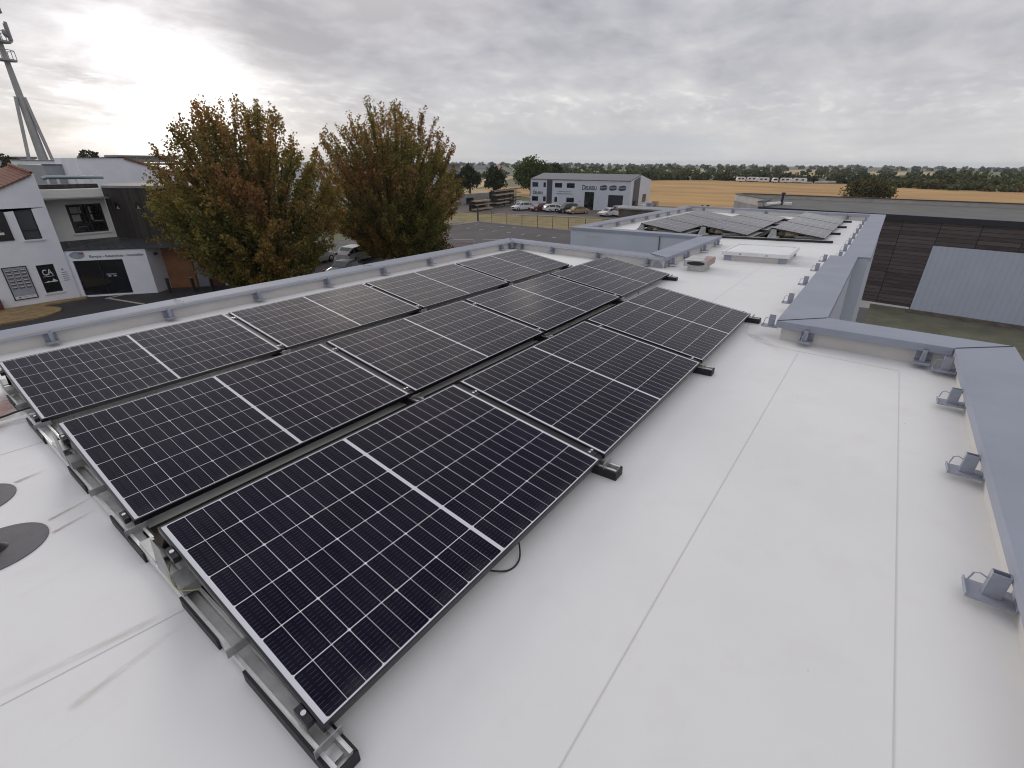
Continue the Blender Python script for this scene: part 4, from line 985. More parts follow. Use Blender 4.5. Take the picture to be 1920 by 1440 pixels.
# ================================================================== DARK CLAD NEIGHBOUR (right)
def neighbour():
    t = thing('dark_clad_building', 'dark board clad building with a grey profiled sheet front and flat roof, right side', 'building')
    P0 = Vector((40.75, 6.9)); P1 = Vector((38.6, -28.0)); zt = -1.2
    # wall runs P1 -> P0 seen from its right-hand side (-x)
    d = (P1 - P0).normalized()
    w = MB(); w.poly([(P1.x, P1.y, G + .12), (P0.x, P0.y, G + .12), (P0.x, P0.y, zt - .12), (P1.x, P1.y, zt - .12)][::-1]); w.build('board_wall', M['boards'], t)
    def on(y, off): s = (y - P0.y) / d.y; q = P0 + d * s; return (q.x - off, y)
    a, b_ = on(-3.75, .03), on(-27, .03)
    s = MB(); s.poly([(b_[0], b_[1], G + .02), (a[0], a[1], G + .02), (a[0], a[1], -2.9), (b_[0], b_[1], -2.9)][::-1]); s.poly([(a[0], a[1], G + .02), (a[0] + .028, a[1], G + .02), (a[0] + .028, a[1], -2.9), (a[0], a[1], -2.9)]); s.poly([(a[0], a[1], -2.9), (b_[0], b_[1], -2.9), (b_[0] + .03, b_[1], -2.9), (a[0] + .03, a[1], -2.9)]); s.build('sheet_front', M['door_sheet'], t)
    pl = MB(); pl.prism([on(-3.7, .035), on(6.8, .035), on(6.8, -.1), on(-3.7, -.1)], G - .1, G + .119); pl.build('plinth', M['white_trim'], t)
    tr = MB(); a, b_ = on(6.9, .12), on(-28, .12); tr.prism([a, b_, (b_[0] + .35, b_[1]), (a[0] + .35, a[1])], zt - .34, zt); tr.build('roof_edge', M['shutter'], t)  # shade along the top of the board wall, put into a near-black trim
    r = MB(); r.poly([(40.95, 6.6, zt - .03), (44.6, 7.4, zt - .03), (51.5, 10.6, zt - .03), (53.0, 9.6, zt - .03), (53.1, -28, zt - .03), (38.9, -28, zt - .03)][::-1]); r.build('flat_roof', M['flat_roof'], t)
    c = MB()
    run = [(41.2, 6.9), (44.8, 7.0), (48.5, 9.3), (50.4, 10.6), (51.4, 11.0), (52.3, 10.7), (52.7, 9.7), (53.0, 4), (53.3, -4), (53.9, -28)]
    for (ax, ay), (bx, by) in zip(run, run[1:]):
        dd = Vector((bx - ax, by - ay)).normalized(); nn = Vector((-dd.y, dd.x)) * .16
        c.prism([(ax - nn.x, ay - nn.y), (bx - nn.x, by - nn.y), (bx + nn.x, by + nn.y), (ax + nn.x, ay + nn.y)], zt - .3, zt + .28)
    c.build('roof_parapet', M['flat_coping'], t)
    c = MB()
    for (ax, ay), (bx, by) in zip(run, run[1:]):
        dd = Vector((bx - ax, by - ay)).normalized(); nn = Vector((-dd.y, dd.x)) * .22
        c.prism([(ax - nn.x, ay - nn.y), (bx - nn.x, by - nn.y), (bx + nn.x, by + nn.y), (ax + nn.x, ay + nn.y)], zt + .282, zt + .34)
    c.build('parapet_cap', M['steel_dark'], t)
    w = MB(); w.wallstrip([(40.75, 6.95), (44.7, 7.2), (48.4, 9.5), (50.3, 10.85), (51.4, 11.2), (52.5, 10.8), (52.9, 9.7), (53.9, -28)], G - .1, zt - .3); w.build('concrete_wall', M['conc'], t)
    q = MB(); q.tube([(44.4, 6.0, zt - .03), (44.4, 6.0, zt + .75)], .10, 10); q.tube([(44.4, 6.0, zt + .75), (44.4, 6.0, zt + .88)], .15, 10); q.build('flue', M['shutter'], t, smooth=.7)
    q = MB(); q.tube([(44.2, 6.1, zt + .1), (41.6, 6.6, zt + .12)], .13, 8); q.box(44.1, 44.7, 5.3, 5.8, zt - .02, zt + .18); q.build('roof_pipe', M['white_trim'], t)
neighbour()
o = MB().box(24.6, 26.0, -1.35, -.95, G, -3.9).build('garden_wall', M['conc']); tag(o, 'grey block wall stub with pale edge below the coping step', 'wall')

# ================================================================== JOINERY WORKSHOP WITH SIGNS
def workshop():
    t = thing('workshop_building', 'pale clad workshop with DELRIEU signs, dark shutters and a grey pitched roof', 'building')
    D = Vector((89.22, 61.35)); E_ = Vector((93.22, 40.37)); d = (E_ - D).normalized(); L = (E_ - D).length; n = Vector((d.y, -d.x))
    zt = -1.45
    def on(u, off=0): q = D + d * u + n * off; return (q.x, q.y)
    wins = [(.4, 1.76, -2.94, -2.04), (2.93, 3.5, -2.95, -2.03), (5.5, 7.12, -2.97, -2.07), (8.12, 9.85, -2.97, -2.05), (.36, 1.8, -5.72, -4.79), (2.94, 3.57, -5.75, -4.78), (5.53, 6.13, -5.77, -4.76), (8.17, 9.86, -5.74, -4.81)]
    m = MB(); m.wall(D, E_, G - .1, zt, wins + [(12.08, 14.1, G - .1, -3.61), (17.03, 20.04, G - .1, -4.04)], .2)
    m.build('wall', M['clad_white'], t)
    for a in wins: glazing(t, 'window', D, d, *a, .15, M['glass'], bars=((a[0] + a[1]) / 2,) if a[1] - a[0] > 1 else (), fw=.07)
    glazing(t, 'tall_door', D, d, 12.08, 14.1, G, -3.61, .15, M['glass'], bars=(13.1,), fw=.08)
    def panel(name, u0, u1, z0, z1, off, mm, par=t):
        q = MB(); a, b_ = on(u0, off), on(u1, off); q.poly([(*a, z0), (*b_, z0), (*b_, z1), (*a, z1)])
        a2, b2 = on(u0, off - .05), on(u1, off - .05)
        q.poly([(*a, z1), (*b_, z1), (*b2, z1), (*a2, z1)]); q.poly([(*a2, z0), (*a, z0), (*a, z1), (*a2, z1)]); q.poly([(*b_, z0), (*b2, z0), (*b2, z1), (*b_, z1)])
        return q.build(name, mm, par)
    panel('roller_shutter', 17.03, 20.04, G, -4.04, -.12, M['shutter']); panel('dark_stripe', 3.75, 4.95, G, zt - .02, .03, M['clad_dark'])
    panel('awning_strip', 11.3, 20.3, -1.68, -1.56, .06, M['white_trim'])
    lettering('sign_lettering', 'D', 1.30, on(11.45), d, -3.2, .03, M['letters'], t, .66, .02); lettering('sign_lettering', 'ELRIEU', 1.02, on(12.17), d, -3.2, .03, M['letters'], t, 2.3, .018)
    lettering('sign_lettering', 'D', .95, on(.62), d, -4.35, .03, M['letters'], t, .48, .01); lettering('sign_lettering', 'ELRIEU', .76, on(1.14), d, -4.35, .03, M['letters'], t, 1.65, .008)
    lettering('small_lettering', 'CHARPENTE COUVERTURE', .22, on(6.28), d, -3.76, .03, M['letters_grey'], t, 2.8)
    lettering('small_lettering', 'MENUISERIE AGENCEMENT', .22, on(5.98), d, -4.18, .03, M['letters_grey'], t, 3.5)
    for u0, b_ in ((15.18, 'MAISON'), (17.1, 'TOITURE'), (18.98, 'RENOV')):
        q = MB(); sh = [(0, .18), (.25, .06), (.55, 0), (.8, .06), (1.3, .16), (1.5, .30), (1.46, .82), (1.2, .98), (.9, 1.02), (.4, .90), (.08, .82), (0, .6)]
        q.poly([(*on(u0 + a, .03), -3.26 + z) for a, z in sh]); o = q.build('badge', M['letters'], t)
        q = MB(); q.poly([(*on(u0 + a, .035), -3.26 + z) for a, z in ((.1, .38), (1.42, .44), (1.42, .66), (.1, .62))]); q.build('badge_band', M['poster_grey'], o)
        lettering('badge_text', b_, .2, on(u0 + .16), d, -2.82, .04, M['letters'], o, 1.2)
    for u in (11.1, 15.0): MB().box(0, .12, 0, .1, -5.5, -5.35, T=at(*on(u, .05))).build('wall_lamp', M['steel_dark'], t)
    # gable end facing right, roof
    back = Vector((12.2, .9)); Bk = E_ + back; Bd = D + back; R0 = E_ + back * .45; R1 = D + back * .45; zr = -.42
    g_ = MB(); g_.poly([(E_.x, E_.y, G - .1), (Bk.x, Bk.y, G - .1), (Bk.x, Bk.y, zt), (R0.x, R0.y, zr), (E_.x, E_.y, zt)]); g_.poly([(Bk.x, Bk.y, G - .1), (Bd.x, Bd.y, G - .1), (Bd.x, Bd.y, zt), (Bk.x, Bk.y, zt)]); g_.poly([(Bd.x, Bd.y, G - .1), (D.x, D.y, G - .1), (D.x, D.y, zt), (R1.x, R1.y, zr), (Bd.x, Bd.y, zt)])
    g_.build('gable_wall', M['clad_gable'], t)
    def gq(s0, s1, z0, z1, z2=None, off=.03):
        a = E_ + back * s0; b_ = E_ + back * s1; return [(a.x, a.y - off, z0), (b_.x, b_.y - off, z0), (b_.x, b_.y - off, z2 or z1), (a.x, a.y - off, z1)]
    q = MB().poly(gq(.13, .42, G, zt + .13, zr - .22)); q.build('dark_gable_strip', M['clad_dark'], t)
    MB().poly(gq(.62, .80, -5.6, -4.1)).build('gable_window', M['glass'], t); MB().poly(gq(.16, .38, G, -5.1, off=.04)).build('gable_door', M['glass'], t)
    r = MB(); e = .25
    for a, b_, c, f_ in ((D, E_, R0, R1), (Bk, Bd, R1, R0)):
        sl = (zr - zt) / (R0 - E_).length
        r.poly([(a.x, a.y, zt + .10), (b_.x, b_.y, zt + .10), (c.x, c.y, zr + .12), (f_.x, f_.y, zr + .12)])
    a, b_ = D + n * .12, E_ + n * .12
    r.poly([(a.x, a.y, zt - .06), (b_.x, b_.y, zt - .06), (b_.x, b_.y, zt + .10), (a.x, a.y, zt + .10)]); r.poly([(a.x, a.y, zt + .10), (b_.x, b_.y, zt + .10), (E_.x, E_.y, zt + .10), (D.x, D.y, zt + .10)])
    r.build('roof', M['roof_grey'], t)
workshop()
# odds and ends by the gable: wrapped pallets and a heat pump
for k, (x, y, lab) in enumerate(((96.5, 38.8, 'white wrapped pallet by the dark gable strip'), (99.2, 38.2, 'pale pallet stack right of the gable door'), (101.5, 38.0, 'brown crate stack below the gable window'))):
    tag(MB().box(x, x + 1.3, y, y + 1.0, G + .01, G + 1.2 + .2 * k).build('pallet_stack', (M['white_trim'], M['poster_grey'], M['timber'])[k], bevel=.05), lab, 'pallet', 'pallets by the gable')
t = thing('heat_pump', 'white heat pump unit with dark fan at the left corner of the workshop', 'heat pump', at(87.6, 62.6, G))
MB().box(0, .5, 0, 1.3, .1, 1.25).build('cabinet', M['white_trim'], t, bevel=.03); MB().tube([(-.02, .6, .7), (.0, .6, .7)], .4, 16).build('fan', M['steel_dark'], t)

# flat roofed shed in front of the workshop yard
t = thing('timber_shed', 'flat roofed timber shed hiding the white van, in front of the workshop', 'shed')
w = MB(); w.wallstrip([(70.5, 31.9), (71.8, 23.4), (76.0, 23.8), (75.0, 32.4), (70.5, 31.9)], G - .05, -4.62); w.build('wall', M['shed_wood'], t)
MB().prism([(70.2, 32.3), (71.7, 23.0), (76.3, 23.3), (75.2, 32.8)], -4.615, -4.42).build('roof', M['shed_roof'], t, bevel=.02)

# lumber racks
def rack(x, y, rz, lab, levels, L):
    t = thing('lumber_rack', lab, 'rack', at(x, y, G, rz), 'lumber racks beside the workshop')
    for u in [L * (.06 + .22 * k) for k in range(5)]:
        q = MB(); q.box(u, u + .12, .5, .66, 0, levels[-1][0] + .2)
        for z, _, _ in levels: q.box(u, u + .1, -.7, .5, z - .12, z)
        q.build('upright', M['steel_dark'], t)
    MB().box(0, L * .9, .67, .70, .1, levels[-1][0] - .1).build('back_sheet', M['steel_dark'], t)
    for k, (z, a, b_) in enumerate(levels):
        q = MB()
        for j in range(5): q.box(L * a + .05 * j, L * b_ - .11 * ((j * 7) % 4), -.68 + j * .22, -.50 + j * .22, z, z + .10 + .05 * (j % 2))
        q.build('board_stack', M['timber'] if k % 2 == 0 else M['timber_red'], t)
        MB().box(L * a, L * b_, -.71, -.685, z - .10, z + .06).build('edge_beam', M['timber'], t)
rack(81.0, 65.2, R(14), 'long dark lumber rack with four shelves beside the workshop', [(.9, .05, .5), (1.6, .08, .6), (2.5, .02, .95), (3.3, -.04, 1.0)], 15)
rack(72.6, 63.4, R(10), 'shorter lumber rack with pale boards left of the long rack', [(.35, 0, 1), (1.2, 0, 1), (1.8, .02, .85)], 7.2)
w = MB().box(82.2, 93.2, 75.3, 75.7, G, -4.75)
box_building('yard_wall', 'grey concrete yard wall with a dark opening behind the lumber racks', 'wall', [('panel', w, M['conc']), ('opening', MB().box(84.2, 86.6, 75.22, 75.29, G + .1, -5.6), M['glass'])])
t = thing('red_hut', 'small brick red hut behind the right edge of the second maple', 'hut'); MB().box(79.4, 81.2, 76.2, 78, G, -4.4).build('wall', M['house_roof'], t); MB().box(79.2, 81.4, 76.0, 78.2, -4.399, -4.25).build('roof', M['steel_dark'], t)

# wire fence
def fence():
    t = thing('wire_fence', 'wire mesh fence on thin posts between car park and dry grass verge', 'fence')
    pts = [(60.35, 51.3), (60.3, 48.5), (60.25, 45.5), (60.2, 42.6), (60.2, 39.8), (60.25, 37.2), (60.3, 34.6), (60.4, 32.0), (60.4, 29.4), (60.4, 26.8)]
    for k, (x, y) in enumerate(pts): MB().box(x - .03, x + .03, y - .03, y + .03, G, G + 1.75).build('post', M['post'], t)
    q = MB()
    for z in (.1, .45, .8, 1.15, 1.5, 1.7): q.tube([(x, y, G + z) for x, y in pts], .006, 4)
    for (ax, ay), (bx, by) in zip(pts, pts[1:]):
        for k in range(1, 12): s = k / 12; x, y = ax + (bx - ax) * s, ay + (by - ay) * s; q.tube([(x, y, G + .05), (x, y, G + 1.7)], .004, 3)
    q.build('wire_mesh', M['wire'], t)
fence()
t = thing('gate_post', 'single thick dark gate post at the left corner of the fence', 'post', at(61.0, 52.0, G)); MB().box(-.08, .08, -.08, .08, 0, 2.3).build('shaft', M['steel_dark'], t); MB().box(-.1, .1, -.1, .1, 2.301, 2.36).build('cap', M['steel_dark'], t)
q = MB(); q.box(45, 57, 51.6, 51.8, G, G + .35)
tag(q.build('low_wall', M['kerb']), 'low pale edging wall along the back of the car park', 'wall')
def barrier(x, y, rz, lab):
    t = thing('barrier', lab, 'barrier', at(x, y, G, rz), 'red and white barriers in the car park')
    f = MB(); f.tube([(0, 0, 0), (0, 0, .95), (.1, 0, 1.02), (2.2, 0, 1.02), (2.3, 0, .95), (2.3, 0, 0)], .035, 8); f.build('frame', M['barrier'], t, smooth=1)
    q = MB(); q.tube([(0, 0, .35), (2.3, 0, .35)], .03, 6); q.tube([(0, 0, .68), (2.3, 0, .68)], .03, 6); q.build('rail', M['barrier_red'], t, smooth=1)
    for k in (0, 2.3): MB().box(k - .04, k + .04, -.25, .25, .001, .05).build('foot', M['barrier_red'], t)
barrier(38.2, 36.0, R(-52), 'red and white tube barrier nearest the maple foot'); barrier(40.5, 33.6, R(-50), 'red and white tube barrier right of the bush'); barrier(37.0, 38.8, R(-50), 'red and white tube barrier at the crown edge of the second maple')

# ================================================================== CARS
def loft(stations):
    """stations: list of (x, [(y,z)...]) half sections from bottom centre to top centre, mirrored"""
    return stations
def car(name, label, cat, x, y, rz, paint, L=4.2, W=1.75, H=1.48, style='hatch', group=None):
    t = thing(name, label, cat, at(x, y, G, rz), group)
    h = W / 2
    if style == 'van': prof = [(-.5, .35, .80, 1.05), (-.47, .30, 1.0, H), (-.10, .26, 1.0, H), (.12, .26, 1.0, H - .04), (.28, .26, .98, 1.05), (.43, .28, .90, .93), (.49, .34, .70, .74)]
    elif style == 'suv': prof = [(-.5, .40, .78, .95), (-.46, .34, .98, 1.28), (-.33, .28, 1.0, H - .03), (.02, .26, .98, H), (.16, .26, .96, H - .12), (.27, .26, .94, .98), (.42, .30, .86, .90), (.5, .38, .70, .74)]
    elif style == 'sedan': prof = [(-.5, .38, .74, .80), (-.40, .30, .86, .95), (-.30, .26, .90, 1.08), (-.16, .24, .92, H - .03), (.05, .24, .90, H), (.16, .24, .88, H - .12), (.29, .24, .84, .90), (.43, .28, .74, .78), (.5, .36, .58, .62)]
    else: prof = [(-.5, .40, .72, .85), (-.45, .32, .90, 1.15), (-.34, .27, .93, H - .05), (-.02, .25, .92, H), (.13, .25, .90, H - .08), (.27, .25, .88, .93), (.42, .28, .78, .82), (.5, .36, .60, .64)]
    b = MB(); gl = MB()
    sec = []
    for u, zb, zw, zt in prof:
        tp = 1 - .10 * max(0, abs(u) - .3) / .2; gt = .80 if zt > zw + .15 else .93
        sec.append([(u * L, h * tp * .96, zb), (u * L, h * tp, (zb + zw) / 2), (u * L, h * tp * .97, zw), (u * L, h * tp * gt, zt - .02), (u * L, h * tp * gt * .8, zt)])
    for sgn in (1, -1):
        for A, B in zip(sec, sec[1:]):
            for k in range(4):
                q = [A[k], B[k], B[k + 1], A[k + 1]]; q = [(p[0], sgn * p[1], p[2]) for p in q]
                if sgn < 0: q = q[::-1]
                b.poly(q[::-1])
                hA, hB = A[3][2] - A[2][2], B[3][2] - B[2][2]
                if k == 2 and max(hA, hB) > .2 and (style != 'van' or A[0][0] > -.12 * L):
                    e = .012; g4 = []
                    for P, f_ in ((A[2], .12), (B[2], .12), (B[3], .86), (A[3], .86)): g4.append(P)
                    def lp(p, r, f_): return tuple(p[i] + (r[i] - p[i]) * f_ for i in range(3))
                    a0, b0, b1, a1 = lp(A[2], A[3], .08), lp(B[2], B[3], .08), lp(B[2], B[3], .86), lp(A[2], A[3], .86)
                    a0, b0 = lp(a0, b0, .05), lp(b0, a0, .05); a1, b1 = lp(a1, b1, .05), lp(b1, a1, .05)
                    gq = [(p[0], sgn * (p[1] + e), p[2]) for p in (a0, b0, b1, a1)]
                    gl.poly(gq[::-1] if sgn > 0 else gq)
    for A, B in zip(sec, sec[1:]):
        b.poly([(B[4][0], -B[4][1], B[4][2]), (B[4][0], B[4][1], B[4][2]), (A[4][0], A[4][1], A[4][2]), (A[4][0], -A[4][1], A[4][2])])
        dz = abs(A[4][2] - B[4][2]); dx = B[4][0] - A[4][0]
        if dz > .2 * dx and max(A[4][2], B[4][2]) > H * .78 and min(A[4][2], B[4][2]) > .8:
            n_ = Vector((-(B[4][2] - A[4][2]), 0, dx)).normalized() * .012
            def mixp(f_, s): return (A[4][0] + dx * f_ + n_.x, s * (A[4][1] + (B[4][1] - A[4][1]) * f_) * 1.04, A[4][2] + (B[4][2] - A[4][2]) * f_ + n_.z)
            gl.poly([mixp(.9, -1), mixp(.9, 1), mixp(.08, 1), mixp(.08, -1)])
    for S in (sec[0], sec[-1]):
        pts = [(p[0], p[1], p[2]) for p in S] + [(p[0], -p[1], p[2]) for p in S[::-1]]; b.poly(pts if S is sec[0] else pts[::-1])
    bo = b.build('body', paint, t, smooth=R(38)); gl.build('window_glass', M['car_glass'], t)
    xf, xr = L * .5, -L * .5
    for ux in (.315, -.30):
        for s in (1, -1):
            wr = .33 if style in ('suv', 'van') else .31
            o = MB().tube([(ux * L, s * (h - .20), wr), (ux * L, s * (h + .015), wr)], wr, 18).build('wheel', M['tyre'], t, smooth=.7)
            MB().tube([(ux * L, s * (h + .0155), wr), (ux * L, s * (h + .03), wr)], [wr * .66, wr * .6], 14).build('rim', M['rim'], o, smooth=.7)
    zf = prof[-2][2] - .12
    for s in (1, -1):
        MB().box(xf - .22, xf - .02, s * (h * .84) - .17, s * (h * .84) + .12, zf - .12, zf + .06).build('headlight', M['lamp'], t, bevel=.03)
        MB().box(xr - .01, xr + .12, s * (h * .80) - .11, s * (h * .80) + .11, .80 if style != 'van' else 1.0, 1.0 if style != 'van' else 1.35).build('tail_light', M['tail'], t, bevel=.02)
        MB().box(L * .20, L * .23, s * (h + .02) - .02 - .08 * (s < 0), s * (h + .02) + .02 + .08 * (s > 0), .92, 1.06).build('mirror', paint, t)
    MB().box(xf, xf + .02, -.26, .26, .42, .53).build('number_plate', M['plate'], t); MB().box(xr - .02, xr, -.26, .26, .55 if style == 'van' else .62, .66 if style == 'van' else .73).build('number_plate', M['plate'], t)
    MB().box(xf - .05, xf + .005, -h * .55, h * .55, .54, .60 if style != 'suv' else .70).build('grille', M['tyre'], t)
    q = MB(); q.box(xr + .2, xf - .25, -h * .82, h * .82, .16, .30); q.build('underbody', M['tyre'], t)
def paint(n, c, r=.22): return mat('paint_' + n, c, r, 0)
PW_ = paint('white', (.66, .67, .69)); PR = paint('dark_red', (.115, .018, .025)); PK = paint('black', (.022, .023, .026)); PY = paint('sand_gold', (.33, .235, .12)); PS = paint('silver', (.40, .40, .41))
CG = 'cars parked before the workshop'
car('parked_car', 'white compact sport utility car, leftmost before the workshop', 'car', 81.5, 58.0, R(158), PW_, 4.2, 1.8, 1.62, 'suv', CG)
car('parked_car', 'dark red car between two white cars before the workshop', 'car', 82.4, 54.2, R(152), PR, 4.1, 1.76, 1.5, 'hatch', CG)
car('parked_car', 'white hatchback showing its rear, between the red car and the black people carrier', 'car', 82.9, 51.3, R(-32), PW_, 4.2, 1.8, 1.5, 'hatch', CG)
car('parked_car', 'black people carrier between the white hatchback and the gold car', 'car', 83.0, 48.3, R(150), PK, 4.6, 1.85, 1.72, 'suv', CG)
car('parked_car', 'sand gold saloon beside the black people carrier', 'car', 82.6, 45.9, R(150), PY, 4.3, 1.72, 1.42, 'sedan', CG)
car('parked_car', 'white hatchback parked alone before the dark roller shutter', 'car', 82.6, 39.3, R(158), PW_, 4.1, 1.75, 1.46, 'hatch', CG)
car('parked_van', 'white small van half hidden behind the timber shed', 'van', 84.0, 37.1, R(-22), PW_, 4.4, 1.85, 1.85, 'van', CG)
car('parked_car', 'black estate car with glossy roof between the two maples near the parapet', 'car', 22.7, 32.8, R(18), PK, 4.4, 1.78, 1.47, 'sedan')
car('parked_car', 'white car glimpsed through the foliage behind the black estate car', 'car', 27.8, 38.6, R(15), PW_, 4.2, 1.76, 1.48, 'hatch')
car('parked_car', 'silver car mostly hidden by the left maple foliage', 'car', 24.4, 40.6, R(15), PS, 4.2, 1.76, 1.48, 'hatch')

# caravans at the hedge
def caravan(x, y, rz, L, lab, roofm):
    t = thing('caravan', lab, 'caravan', at(x, y, G, rz), 'caravans along the far hedge')
    pr = [(-L / 2, .5), (L / 2 - .3, .5), (L / 2, 1.1), (L / 2 - .25, 2.1), (L / 2 - .7, 2.6), (-L / 2 + .4, 2.6), (-L / 2, 2.0)]
    b = MB(); w_ = 1.1
    b.poly([(a, -w_, z) for a, z in pr]); b.poly([(a, w_, z) for a, z in pr][::-1])
    for (a, z), (c, e) in zip(pr, pr[1:] + pr[:1]): b.poly([(a, -w_, z), (a, w_, z), (c, w_, e), (c, -w_, e)])
    b.build('body', roofm, t, bevel=.06)
    for s in (1, -1):
        for k in range(2): MB().box(-L * .3 + k * L * .38, -L * .3 + k * L * .38 + 1.2, s * 1.105 - .01, s * 1.105 + .01, 1.4, 2.05).build('window', M['glass'], t)
    for s in (1, -1): MB().tube([(-.2, s * .9, .33), (-.2, s * 1.08, .33)], .33, 12).build('wheel', M['tyre'], t)
    MB().tube([(L / 2 - .2, 0, .5), (L / 2 + 1.0, 0, .45)], .06, 6).build('drawbar', M['steel_dark'], t)
cl = ('white caravan farthest left in the field edge row', 'larger white caravan second from the left', 'cream caravan with dark windows, third from the left', 'small white trailer in the middle of the row', 'white motor caravan with two dark windows', 'long white caravan with a raised roof box', 'white caravan alone beside the round bush')
for k, (x, y, L, rz) in enumerate(((305.5, 69.5, 4.6, 120), (309, 64.0, 6.4, 70), (304, 57.4, 5.4, 95), (302, 51.6, 2.6, 130), (305, 46.8, 5.6, 82), (309, 41.0, 7.0, 96), (332, 21.5, 4.2, 50))):
    caravan(x, y, R(rz), L, cl[k], M['white_trim'])
for k, (x, y, w_, l) in enumerate(((306, 34.5, 3, 5), (309, 28, 3, 6), (316, 25, 4, 6))):
    tag(MB().box(x, x + w_, y, y + l, G, G + .9 + .2 * k).build('rubble_heap', M['kerb'], bevel=.35), ('low pale rubble heap nearest the caravans', 'low pale rubble heap in the middle', 'low pale rubble heap nearest the round bush')[k], 'heap', 'rubble heaps by the hedge')
# field lamp
t = thing('field_lamp', 'slanted thin lamp post standing in the wheat beyond the dark building', 'lamp post', at(100, -10.5, G)); MB().tube([(0, 0, 0), (0, -.6, 3.6)], .07, 6).build('post', M['conc'], t); MB().box(-.2, .2, -1.0, -.45, 3.6, 3.95).build('lamp_head', M['shutter'], t)

# ================================================================== TREES
def leaf_mesh(name, C, S, colr, m, parent=None, rng=RNG, aspect=.62):
    N = len(C); a = rng.normal(size=(N, 3)); a /= np.linalg.norm(a, axis=1)[:, None]
    b = rng.normal(size=(N, 3)); b -= a * (a * b).sum(1)[:, None]; b /= np.linalg.norm(b, axis=1)[:, None]
    S = np.asarray(S)[:, None]
    V = np.empty((N, 4, 3)); V[:, 0] = C - a * S; V[:, 1] = C + b * S * aspect; V[:, 2] = C + a * S; V[:, 3] = C - b * S * aspect
    me = bpy.data.meshes.new(name); me.vertices.add(4 * N); me.vertices.foreach_set('co', V.reshape(-1))
    me.loops.add(4 * N); me.loops.foreach_set('vertex_index', np.arange(4 * N)); me.polygons.add(N)
    me.polygons.foreach_set('loop_start', np.arange(0, 4 * N, 4)); me.polygons.foreach_set('loop_total', np.full(N, 4))
    at_ = me.attributes.new('leaf', 'FLOAT_COLOR', 'POINT'); cc = np.ones((N, 4, 4)); cc[:, :, :3] = np.asarray(colr)[:, None, :]
    at_.data.foreach_set('color', cc.reshape(-1)); me.materials.append(m); me.update(); me.validate()
    o = bpy.data.objects.new(name, me); COL.objects.link(o)
    if parent: o.parent = parent
    return o
